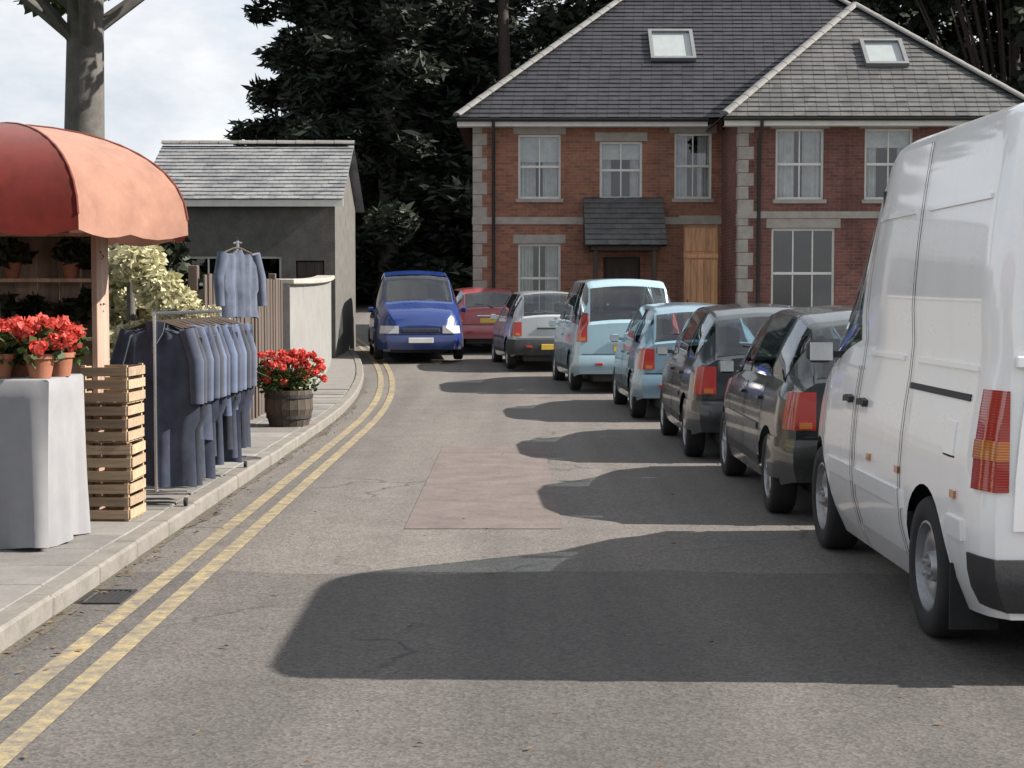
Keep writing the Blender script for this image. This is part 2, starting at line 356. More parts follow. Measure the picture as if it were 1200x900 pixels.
M['bark'] = plain('bark', (.085,.08,.074), .95, .4, 5, bs=.8, world_=True); M['bark_red'] = plain('pine_bark', (.042,.031,.026), .95, .4, 5, bs=.8, world_=True)
M['conifer'] = leafmat('dark_conifer_needles', (.010,.014,.010), (.022,.030,.018), .1)
M['yew'] = leafmat('dark_yew_leaves', (.012,.017,.011), (.03,.038,.02), .12)
M['broad'] = leafmat('broad_leaves', (.025,.038,.014), (.06,.075,.025), .3)
M['golden'] = leafmat('golden_hedge_leaves', (.38,.36,.20), (.60,.56,.38), .25)
M['geranium_leaf'] = leafmat('geranium_leaves', (.03,.05,.015), (.07,.1,.03), .25)
M['petal'] = leafmat('red_petals', (.50,.05,.04), (.68,.13,.10), .3)
M['terracotta'] = plain('terracotta', (.26,.10,.055), .85, .2, 8, bs=.2); M['barrel'] = woodmat('barrel_oak', (.06,.045,.032), .8, 3)
M['earth'] = plain('potting_soil', (.03,.022,.016), .95, .3, 20, bs=.6)

# ---------------------------------------------------------------- terrain
def bend(y): return -.0045*max(0, y-20)**2 if y < 60 else -.0045*1600-.36*(y-60)
def heading(y): return math.atan(.009*max(0, min(y, 60)-20))
def gz(y): return 0 if y < 18 else (.0009*(y-18)**2 if y < 45 else .0009*27**2+.0486*(y-45) if y < 90 else .656+2.19)
def strip(name, xl, xr, ys, dz, mat, follow=True, nx=2, thick=0):
    mb = MB(); v = []; f = []
    for y in ys:
        for k in range(nx+1):
            x = xl+(xr-xl)*k/nx+(bend(y) if follow else 0); v.append((x, y, gz(y)+dz))
    for i in range(len(ys)-1):
        for k in range(nx):
            a = i*(nx+1)+k; f.append((a, a+1, a+nx+2, a+nx+1))
    mb.add(v, f)
    return mb
def yr(a, b, s): n = max(1, int(round((b-a)/s))); return [a+(b-a)*i/n for i in range(n+1)]
g = MB(); ys = [-60, -20]+yr(0, 100, 4)+[150, 300, 700, 1500]; xs = [-1500,-400,-120,-40,-12,0,12,40,120,400,1500]
g.add([(x, y, gz(y)-.06) for y in ys for x in xs], [(i*11+k, i*11+k+1, (i+1)*11+k+1, (i+1)*11+k) for i in range(len(ys)-1) for k in range(10)])
tag(g.build('ground', M['grass_ground']), kind='structure')
KL, KR = -2.30, 4.15
rmb = strip('road', KL-.02, KR+.02, yr(-8, 9.4, 1.0), .004, None, nx=40)
rmb.v = [(x, y+(.05*math.sin(x*2.3)+.03*math.sin(x*7.1+1)+random.uniform(-.018,.018) if y > 9.3 else 0), z) for x, y, z in rmb.v]
road = rmb.build('road', M['asphalt']); tag(road, kind='structure')
tag(strip('road', KL-.02, KR+.02, yr(9.1, 62, 1.0), 0, M['asphalt'], nx=6).build('road', M['far_asphalt']), kind='structure')  # far stretch of road in a paler asphalt
forec = MB().add([(KR+2.2, -8, .005), (16, -8, .005), (16, 36, .3), (KR+1.0, 36, .3)], [(0,1,2,3)])
tag(forec.build('forecourt', M['asphalt']), kind='structure')
# utility trench patch in the road, sealed with newer tarmac
tag(strip('p', -.75, .35, yr(11.2, 17.5, .9), .004, None).build('road_patch', M['patch']), kind='structure')
for k, (a, b_) in enumerate(((-2.03, -1.93), (-1.83, -1.73))):
    o = strip('l', a, b_, yr(-6, 60, 1.0), .008, None).build('yellow_line', M['yellow']); tag(o, kind='structure')
# pavements with kerb stones and slabs
def pavement(name, x0, x1, ya, yb, dz):
    o = strip(name, x0, x1, yr(ya, yb, 1.0), dz, None).build(name, M['joint']); return tag(o, kind='structure')
pl = pavement('pavement', KL-3.4, KL-.14, -6, 60, .085); pr = pavement('pavement', KR+.14, KR+2.2, -6, 35, .085)
def lay_kerb(x0, x1, ya, yb, par):
    L = .915; mb = MB().box(-.0725, .0725, .004, L-.004, -.15, .118, .016); me = None
    y = ya
    while y < yb:
        if me is None: o = mb.build('kerb_stone', M['kerb'], par); me = o.data
        else: o = inst('kerb_stone', me, par)
        xm = (x0+x1)/2; o.location = (xm+bend(y)+random.uniform(-.004,.004), y, gz(y)+random.uniform(-.006,.004))
        o.rotation_euler = (math.atan((gz(y+1)-gz(y))), 0, heading(y+.45)+random.uniform(-.003,.003)); y += L
lay_kerb(KL-.145, KL, -2, 50, pl); lay_kerb(KR, KR+.145, 4, 34, pr)
slab_me = []
for mt in ('concrete','concrete2','concrete3'):
    me = MB().box(.004, .596, .004, .596, -.05, .022, .006).build('paving_slab', M[mt]); slab_me.append(me.data); bpy.data.objects.remove(me)
y = 1.8; r = 0
while y < 26:
    for c in range(6 if y < 20 else 3):
        x = KL-.15-.6*(c+1)
        if abs(x+.3)*FPX/max(y, 1) > 1900: continue
        o = inst('paving_slab', random.choice(slab_me), pl, (x+bend(y), y, gz(y)+.088+random.uniform(-.003,.003)), (random.uniform(-.004,.004), random.uniform(-.004,.004), heading(y)))
    y += .6; r += 1
far = strip('f', KL-2.0, KL-.15, yr(26, 58, 1), .108, None).build('paving_surface', M['concrete'], pl); 
far2 = strip('f', KR+.15, KR+2.2, yr(-6, 35, 1), .108, None).build('paving_surface', M['concrete'], pr)
# grit and leaf litter washed against the kerb
def gritmat():
    m, n, no, lk, b = nodemat('gutter_grit'); P = geoco(n)
    lk.new(ramp(n, noise(n, 60, 4, .7, P), [(.3, (.03,.026,.02)), (.7, (.115,.1,.08))]), b.inputs['Base Color']); b.inputs['Roughness'].default_value = .95
    lk.new(bump(n, noise(n, 80, 3, .7, P), .8, .008), b.inputs['Normal']); return m
gm = gritmat(); v = []; f = []; yg = yr(3, 30, .12)
for y in yg:
    w = .035+.05*max(0, math.sin(y*1.7)+.5*math.sin(y*4.3+1))*random.uniform(.5, 1.2)+random.uniform(0, .02)
    v += [(KL-.01+bend(y), y, gz(y)+.012), (KL+w+bend(y), y, gz(y)+.0065)]
tag(MB().add(v, [(2*i, 2*i+1, 2*i+3, 2*i+2) for i in range(len(yg)-1)]).build('gutter_grit', gm), kind='stuff')
tag(bpy.data.objects['gutter_grit'], 'brown grit washed up against the left kerb', 'grit')
rl = np.random.default_rng(77); lv = MB()
for i in range(420):
    y = 3+rl.random()**1.3*22; near = rl.random() < .75
    x = (KL+.02+abs(rl.normal())*.10 if near else rl.uniform(KL+.1, 2.5))+bend(y); a = rl.random()*6.28; l = .012+.014*rl.random(); z = gz(y)+.014
    ca, sa = math.cos(a), math.sin(a); k = rl.random()*.012
    lv.add([(x-ca*l, y-sa*l, z), (x+sa*l*.5, y-ca*l*.5, z+k), (x+ca*l, y+sa*l, z+.002), (x-sa*l*.5, y+ca*l*.5, z+k*.6)], [(0,1,2,3)])
tag(lv.build('leaf_litter', plain('dry_leaf', (.14,.085,.035), .8, .4, 9, bs=0, world_=True)), 'small dry leaves scattered along the gutter', 'leaves', kind='stuff')
# gully grate in the gutter
gg = empty('gully_grate', (KL+.13, 8.6, 0), 0, 'iron drain grate set in the gutter beside the yellow lines', 'drain'); gg.scale = (.6, 1, 1)
MB().box(-.2,.2,-.2,-.17,-.01,.014).box(-.2,.2,.17,.2,-.01,.014).box(-.2,-.17,-.17,.17,-.01,.014).box(.17,.2,-.17,.17,-.01,.014).build('frame', M['iron'], gg)
MB().add([(-.17,-.17,.001),(.17,-.17,.001),(.17,.17,.001),(-.17,.17,.001)], [(0,1,2,3)]).build('pit', M['seam'], gg).location.z = .006
for k in range(7): MB().box(-.16+.05*k-.012, -.16+.05*k+.012, -.17, .17, -.01, .012).build('bar', M['iron'], gg)

# ---------------------------------------------------------------- vehicles
def make_wheel(parent, x, y, z, R, W, side, steel=False):
    w = empty('wheel', (x, y, z)); w.parent = parent
    Mx = Matrix.Rotation(math.radians(90)*side, 4, 'Y')     # lathe axis z -> +-x (outwards)
    h = W/2; r = R*.66
    MB().lathe([(r*.97,-h*.9),(r*1.08,-h),(R*.93,-h*.96),(R*.985,-h*.75),(R,-h*.4),(R,h*.4),(R*.985,h*.75),(R*.93,h*.96),(r*1.08,h),(r*.97,h*.85)], 40, Mx).build('tyre', M['rubber'], w, True, 50)
    mb = MB().lathe([(r*.98,h*.88),(r*.93,h*.9),(r*.9,h*.45),(r*.88,-h*.8)], 36, Mx)
    if steel:
        mb.lathe([(r*.91,h*.45),(r*.78,h*.62),(r*.55,h*.70),(r*.34,h*.52),(r*.30,h*.85),(r*.12,h*.9),(.001,h*.9)], 30, Mx)
        for k in range(5):
            a = k*2*math.pi/5; c = Mx @ Vector((r*.22*math.cos(a), r*.22*math.sin(a), h*.88)); d = Mx @ Vector((r*.22*math.cos(a), r*.22*math.sin(a), h*1.0)); mb.tube([c, d], .014, 6)
    else:
        mb.lathe([(r*.26,h*.3),(r*.26,h*.74),(r*.2,h*.8),(.001,h*.8)], 20, Mx)
        for k in range(5):
            for e in (-.09, .09):
                a = k*2*math.pi/5+e; p = [Mx @ Vector((r*q*math.cos(a), r*q*math.sin(a), h*zz)) for q, zz in ((.2,.66),(.6,.72),(.93,.66))]
                mb.tube(p, [r*.07, r*.06, r*.07], 6)
    mb.build('rim', M['steel'], w, True, 40)
    MB().lathe([(r*.9,-h*.3),(.001,-h*.3)], 24, Mx).build('brake_disc', M['seam'], w)
    return w

class Body:
    """A car body lofted along y (0 = rear, L = nose) from side, top and plan profiles."""
    NL, NU, NC, NR = 8, 7, 4, 4
    def __init__(s, L, top, belt, wid, roofw, bot, wheels, R, rc=.10, sm=.05, bulge=.5):
        s.L = L; s.p = dict(top=top, belt=belt, wid=wid, roofw=roofw, bot=bot); s.wheels = wheels; s.R = R; s.rc = rc; s.sm = sm; s.zb = bulge
    def g(s, k, y):
        a = np.array(s.p[k]); m = s.sm; q = np.linspace(y-m, y+m, 9); q = np.clip(q, 0, s.L)
        return float(np.interp(q, a[:,0], a[:,1]).mean())
    def wz(s, y, z):                      # half width of the lower body at height z
        w = s.g('wid', y); b = s.g('belt', y)
        d = (s.zb-z)
        return w*(1-(.10*max(0, d)**2/.16 if d > 0 else .055*(d/max(.2, b-s.zb))**2))
    def low(s, y):
        z = s.g('bot', y)
        for yw in s.wheels:
            d = abs(y-yw); ra = s.R+.055
            if d < ra: z = max(z, s.R+math.sqrt(ra*ra-d*d))
        return z
    def ring(s, y):
        zl = s.low(y); zb = s.g('belt', y); zt = s.g('top', y); wr = s.g('roofw', y); pts = []
        for i in range(s.NL):
            z = zl+(zb-zl)*i/(s.NL-1); pts.append((s.wz(y, z), z))
        w0 = s.wz(y, zb)
        rc = min(s.rc, .6*max(.02, zt-zb)); ze = zt-rc*.55
        for i in range(1, s.NU+1):
            t = i/s.NU; x = w0+(wr-w0)*t+.025*math.sin(math.pi*t)*min(1, (zt-zb)/.4); pts.append((x-(.012 if i == 1 else 0), zb+(ze-zb)*t))
        for i in range(1, s.NC+1):
            a = math.pi/2*i/s.NC; pts.append((wr-rc*1.2*(1-math.cos(a)), ze+(zt-.012-ze)*math.sin(a)))
        xe, zz = pts[-1]
        for i in range(1, s.NR+1):
            t = i/s.NR; pts.append((xe*(1-t), zz+.012*(1-(1-t)**2)+(.02*(1-(1-t)**2))))
        return pts
    def surf_x(s, y, z):                  # outer x at (y,z) on the side
        r = s.ring(y); zs = [p[1] for p in r[:s.NL+s.NU+1]]; xs = [p[0] for p in r[:s.NL+s.NU+1]]
        return float(np.interp(z, zs, xs))
    def stations(s, extra):
        ys = list(np.linspace(0, s.L, 44))
        for yw in s.wheels:
            ra = s.R+.055
            ys = [y for y in ys if abs(y-yw) > ra+.02]+[yw+ra*math.cos(a) for a in np.linspace(0, math.pi, 17)]
        ys += [.02, .05, .1, s.L-.03, s.L-.08]
        ys = [y for y in ys if all(abs(y-e) > .02 for e in extra)]+list(extra)
        return sorted(ys)
    def loft(s, extra, classify, parts, parent):
        """classify(y, j, side) -> key; parts: key -> (name, materials, inset)"""
        ys = s.stations(extra); rings = [s.ring(y) for y in ys]; n = len(rings[0])
        full = []
        for y, r in zip(ys, rings):
            full.append([Vector((-x, y, z)) for x, z in r]+[Vector((x, y, z)) for x, z in r[-2::-1]])
        m = 2*n-1
        groups = {}
        for i in range(len(ys)-1):
            ym = (ys[i]+ys[i+1])/2
            for j in range(m-1):
                side = -1 if j < n-1 else 1; jj = j if side < 0 else m-2-j
                key = classify(ym, jj, side)
                if key is None: continue
                groups.setdefault(key, []).append((i, j))
        objs = {}
        for key, cells in groups.items():
            base = key.split('|')[0]; name, mats, inset = parts[base]
            mb = MB(); ids = {}
            def vid(i, j):
                if (i, j) not in ids:
                    p = full[i][j]
                    if inset:
                        a = full[min(i+1, len(ys)-1)][j]-full[max(i-1, 0)][j]; b = full[i][min(j+1, m-1)]-full[i][max(j-1, 0)]
                        nn = b.cross(a)
                        if nn.length > 1e-9: p = p-nn.normalized()*(-inset)
                    ids[(i, j)] = len(mb.v); mb.v.append(tuple(p))
                return ids[(i, j)]
            for (i, j) in cells:
                mb.f.append((vid(i, j), vid(i+1, j), vid(i+1, j+1), vid(i, j+1))); mb.m.append(0)
            if base == 'body':
                for (i, rev) in ((0, True), (len(ys)-1, False)):   # close the ends
                    for j in range(n-1):
                        if j == n-2: q = (vid(i, j), vid(i, j+1), vid(i, m-1-j)); 
                        else: q = (vid(i, j), vid(i, j+1), vid(i, m-2-j), vid(i, m-1-j))
                        mb.f.append(q if not rev else q[::-1]); mb.m.append(0)
            objs[key] = mb.build(name, mats, parent, True, 32)
        return objs
    def side_strip(s, path, width, name, mat, parent, side=-1, proud=.004, thick=.012):
        mb = MB(); v = []; f = []
        for k, (y, z) in enumerate(path):
            a = path[max(k-1, 0)]; b = path[min(k+1, len(path)-1)]; ty, tz = b[0]-a[0], b[1]-a[1]; l = math.hypot(ty, tz) or 1; ny, nz_ = -tz/l, ty/l
            for e in (-1, 1):
                yy, zz = y+ny*width/2*e, z+nz_*width/2*e; x = s.surf_x(min(max(yy, 0), s.L), zz)
                v.append((side*(x+proud), yy, zz)); v.append((side*(x-thick), yy, zz))
        for k in range(len(path)-1):
            a = k*4; f += [(a, a+4, a+6, a+2), (a+1, a, a+4, a+5), (a+2, a+3, a+7, a+6)]
        e = len(path)*4-4
        f += [(0, 2, 3, 1), (e, e+1, e+3, e+2)]
        mb.add(v, f); return mb.build(name, mat, parent)

def lens_patch(bd, zs, y_wrap, name, mat, parent, side, x_in, rear=True, proud=.014, nose=None):
    """A lamp wrapping the corner: follows the plan outline from the end face round to the flank."""
    path = []
    y0 = 0 if rear else bd.L
    sg = 1 if rear else -1
    yy = [y0+sg*t for t in np.linspace(0, y_wrap, 7)]
    mb = MB(); v = []; f = []
    for z in zs:
        row = [(x_in, y0-sg*proud)]
        xe = bd.surf_x(y0, z); row.append((max(x_in+.01, xe-.03), y0-sg*proud))
        for y in yy: row.append((bd.surf_x(min(max(y, 0), bd.L), z)+proud, y-sg*proud*(1 if y == yy[0] else 0)))
        row.append((bd.surf_x(min(max(yy[-1],0),bd.L), z)-.02, yy[-1]))
        v += [(side*x, y, z) for x, y in row]; nrow = len(row)
    for i in range(len(zs)-1):
        for k in range(nrow-1): f.append((i*nrow+k, i*nrow+k+1, (i+1)*nrow+k+1, (i+1)*nrow+k))
    f.append(tuple(range(nrow))); f.append(tuple((len(zs)-1)*nrow+k for k in range(nrow)))
    mb.add(v, f); return mb.build(name, mat, parent, True, 40)
def band(bd, z0, z1, y_wrap, name, mat, parent, rear=True, proud=.02, nz_=4):
    """Bumper: wraps the whole end from flank to flank."""
    y0 = 0 if rear else bd.L; sg = 1 if rear else -1
    yy = [y0+sg*t for t in np.linspace(y_wrap, 0, 9)]; zs = list(np.linspace(z0, z1, nz_)); v = []; f = []
    for iz, z in enumerate(zs):
        pr = proud*(1 if 0 < iz < nz_-1 else .55)
        zq = max(z, .30)
        half = [(bd.surf_x(min(max(y, 0), bd.L), max(zq, .3))+pr, y-(sg*pr*1.5 if abs(y-y0) < .02 else 0)) for y in yy]
        xe = half[-1][0]; half += [(xe*.8, y0-sg*pr*2.2), (xe*.4, y0-sg*pr*2.8), (0, y0-sg*pr*3)]
        row = [(-x, y) for x, y in half]+[(x, y) for x, y in half[-2::-1]]
        v += [(x, y, z) for x, y in row]; n = len(row)
    for i in range(nz_-1):
        for k in range(n-1): f.append((i*n+k, i*n+k+1, (i+1)*n+k+1, (i+1)*n+k))
    f.append(tuple(range(n))); f.append(tuple((nz_-1)*n+k for k in range(n)))
    return MB().add(v, f).build(name, mat, parent, True, 50)
def seat(parent, x, y, z=.45, bench=None):
    w = bench or .24
    mb = MB().box(x-w, x+w, y-.22, y+.28, z-.12, z+.08, .04)
    mb.prism([(-.10,0),(.02,0),(-.12,.58),(-.20,.58)], -w, w, Matrix.Translation((x, y-.16, z)) @ Matrix.Rotation(math.radians(90), 4, 'Z'))
    for hx in ([x] if not bench else [x-.42, x+.42]): mb.box(hx-.12, hx+.12, y-.40, y-.29, z+.6, z+.78, .03)
    return mb.build('seat', M['interior'], parent)
def mirror(parent, bd, y, z, mat, side, s=1.0):
    x = bd.surf_x(y, z)
    mb = MB().box(x+.05*s, x+.21*s, y-.05*s, y+.05*s, z-.03*s, z+.11*s, .03*s).box(x-.02, x+.07*s, y-.015, y+.025, z, z+.04)
    if side < 0: mb.v = [(-a, b, c) for a, b, c in mb.v]
    o = mb.build('door_mirror', mat, parent, True, 50)
    q = MB().add([(side*(x+.06*s), y-.052*s, z-.015*s), (side*(x+.20*s), y-.052*s, z-.015*s), (side*(x+.20*s), y-.052*s, z+.095*s), (side*(x+.06*s), y-.052*s, z+.095*s)], [(0,1,2,3)]); q.build('mirror_glass', M['chrome'], o)
    return o
def car(label, loc, rz, pm, scale_h=1.0, tall=False, plate='plate_yellow', estate=False, cat='car', group='cars parked in a row along the road', name='parked_car', wmul=1.0, lampstyle=0):
    root = empty(name, loc, rz, label, cat, group)
    H = scale_h
    if tall:   # compact people carrier
        L = 4.25; R = .315
        top = [(0,1.02),(.03,1.06),(.26,1.62),(.55,1.72),(2.2,1.74),(2.75,1.62),(3.45,1.12),(4.0,.95),(4.2,.78),(L,.62)]
        belt = [(0,1.0),(3.2,1.0),(3.5,.97),(4.0,.84),(L,.56)]
        wid = [(0,.80),(.1,.86),(.35,.90),(3.4,.90),(3.9,.83),(4.15,.72),(L,.64)]
        roofw = [(0,.68),(.3,.64),(1,.66),(2.4,.65),(3.45,.72),(4,.66),(L,.5)]
        wheels = (.78, 3.42); gl = (.18, 3.30); rgl = (.04, .27); wsc = (2.62, 3.42); doors = [(1.0, 1.98), (2.03, 3.02)]; pill = [(.86,.96),(1.96,2.06)]; belt_r = 1.0
    else:
        L = 3.98; R = .30
        top = [(0,.96),(.03,1.0),(.44,1.37),(.8,1.44),(1.9,1.47),(2.35,1.42),(3.02,1.0),(3.65,.87),(3.9,.74),(L,.62)]
        if estate: top = [(0,.96),(.03,1.0),(.3,1.38),(.6,1.45),(1.9,1.47),(2.35,1.42),(3.02,1.0),(3.65,.87),(3.9,.74),(L,.62)]
        belt = [(0,.94),(2.8,.92),(3.05,.89),(3.65,.78),(L,.55)]
        wid = [(0,.75),(.08,.80),(.32,.855),(1,.87),(3.2,.86),(3.65,.79),(3.9,.68),(L,.6)]
        roofw = [(0,.63),(.44,.575),(1,.60),(2.2,.59),(3.02,.68),(3.65,.60),(L,.45)]
        wheels = (.68, 3.22); gl = (.34, 2.95); rgl = (.04, .42); wsc = (2.30, 2.98); doors = [(.98, 1.86), (1.91, 2.84)]; pill = [(.80,.90),(1.84,1.94)]; belt_r = .94
    top = [(a, b*H) for a, b in top]; wid = [(a, b*wmul) for a, b in wid]; roofw = [(a, b*wmul) for a, b in roofw]
    bot = [(0,.30),(.35,.24),(L-.4,.22),(L,.28)]
    bd = Body(L, top, belt, wid, roofw, bot, wheels, R)
    NL, NU, NC = bd.NL, bd.NU, bd.NC
    ex = [gl[0], gl[1], rgl[0], rgl[1], wsc[0], wsc[1]]
    for a, b in doors: ex += [a, a+.009, b-.009, b]
    for a, b in pill: ex += [a, b]
    top_i = NL+NU+NC-1
    def cls(y, j, side):
        sd = 'L' if side < 0 else 'R'
        if j >= NL+NU+1 and rgl[0] < y < rgl[1]: return 'rear_glass'
        if j >= NL+NU+1 and wsc[0] < y < wsc[1]: return 'windscreen'
        if NL <= j < NL+NU-1 and gl[0] < y < gl[1] and not any(a < y < b for a, b in pill):
            k = sum(1 for a, b in pill if y > b); return 'side_glass|%s%d' % (sd, k)
        if j == NL+NU-1 and gl[0] < y < gl[1]: return 'body'
        if j < NL-1:
            for k, (a, b) in enumerate(doors):
                if a < y < b:
                    if a+.009 < y < b-.009: return 'door|%s%d' % (sd, k)
                    return 'seam|%s%d%s' % (sd, k, 'r' if y < (a+b)/2 else 'f')
        return 'body'
    parts = dict(body=('body', pm, 0), door=('door', pm, 0), seam=('door_gap', M['seam'], .008), rear_glass=('rear_window', M['glass'], .006), windscreen=('windscreen', M['glass'], .006), side_glass=('side_window', M['glass'], .006))
    objs = bd.loft(ex, cls, parts, root)
    for key, o in objs.items():
        if key.startswith('door|'):
            sd = -1 if key[5] == 'L' else 1; k = int(key[6]); a, b = doors[k]
            bd.side_strip([(a+.06, belt_r-.10), (a+.13, belt_r-.095), (a+.22, belt_r-.10)], .028, 'handle', pm, o, sd, .028, .0)
    for sd in (-1, 1):
        for wy in wheels: make_wheel(root, sd*(bd.g('wid', wy)-.105), wy, R, R, .19, sd)
        bd.side_strip([(y, .36) for y in np.linspace(wheels[0]+R+.07, wheels[1]-R-.07, 12)], .07, 'sill', M['black_plastic'], root, sd, .006)
        bd.side_strip([(y, belt_r-.32) for y in np.linspace(wheels[0]+R+.1, wheels[1]-R-.1, 12)], .05, 'rub_strip', M['black_plastic'] if lampstyle else pm, root, sd, .012)
        # rear lamps
        if tall: zs = [.82,.9,1.0,1.1,1.2,1.28]; xi = bd.surf_x(0, .9)-.09; wrap = .16
        else: zs = [.67,.72,.79,.85,.91,.94]; xi = bd.surf_x(0, .8)-(.125 if lampstyle == 0 else .10); wrap = .16
        t = lens_patch(bd, zs, wrap, 'tail_light', M['red_lens'], root, sd, xi)
        zm = (zs[0]+zs[1])/2
        MB().box(min(sd*(xi+.03), sd*(xi+.12)), max(sd*(xi+.03), sd*(xi+.12)), -.022, -.008, zs[0]+.01, zm+.03).build('indicator_lens', M['orange_lens'], t)
        lens_patch(bd, [.58,.64,.70,.74], .26, 'headlight', M['clear_lens'], root, sd, bd.surf_x(L, .6)-.2, rear=False, proud=.01)
        mirror(root, bd, wsc[1]-.28, belt_r+.04, pm, sd, .82)
    band(bd, .30, .60, .55, 'rear_bumper', M['black_plastic'] if lampstyle else pm, root)
    band(bd, .24, .54, .45, 'front_bumper', M['black_plastic'] if lampstyle else pm, root, rear=False)
    MB().box(-.26, .26, -.075 if lampstyle == 1 else -.02, -.012, .66 if lampstyle != 1 else .40, .77 if lampstyle != 1 else .51, .006).build('number_plate', M[plate], root)
    MB().box(-.26, .26, L+.02, L+.075, .38, .49, .006).build('number_plate', M['plate_white'], root)
    MB().box(-.40, .40, L-.04, L+.02, .60, .68, .01).build('grille', M['black_plastic'], root)
    MB().box(-.34, .34, -.03, -.006, .80, .835, .01).build('tailgate_trim', M['chrome'] if not lampstyle else M['black_plastic'], root)
    for sx in (-1, 1): MB().box(sx*.50-.06, sx*.50+.06, -.085, -.03, .44, .48, .006).build('reflector', M['red_lens'], root)
    # tailgate shut lines
    mb = MB()
    xw = bd.surf_x(0, .8)-.015
    mb.box(-xw, xw, -.006, .004, .612, .622)
    mb.build('tailgate_gap', M['seam'], root)
    MB().tube([(.05, -.012, 1.0), (-.1, .02+.06, 1.06*H), (-.34, .12, 1.10*H)], .009, 6).build('rear_wiper', M['black_plastic'], root)
    MB().box(-.58, .58, .10, L-.2, .17, .55, .02).build('floor_pan', M['interior'], root)
    MB().box(-.70*wmul, .70*wmul, wsc[1]-.35, wsc[1]-.02, .62, .93, .04).build('dashboard', M['interior'], root)
    seat(root, -.36, 1.95, .52); seat(root, .36, 1.95, .52); seat(root, 0, 1.0, .52, .58)
    MB().tube([(.45, -.02, .27), (.45, -.06, .27)], .025, 8).build('exhaust_pipe', M['iron'], root)
    return root

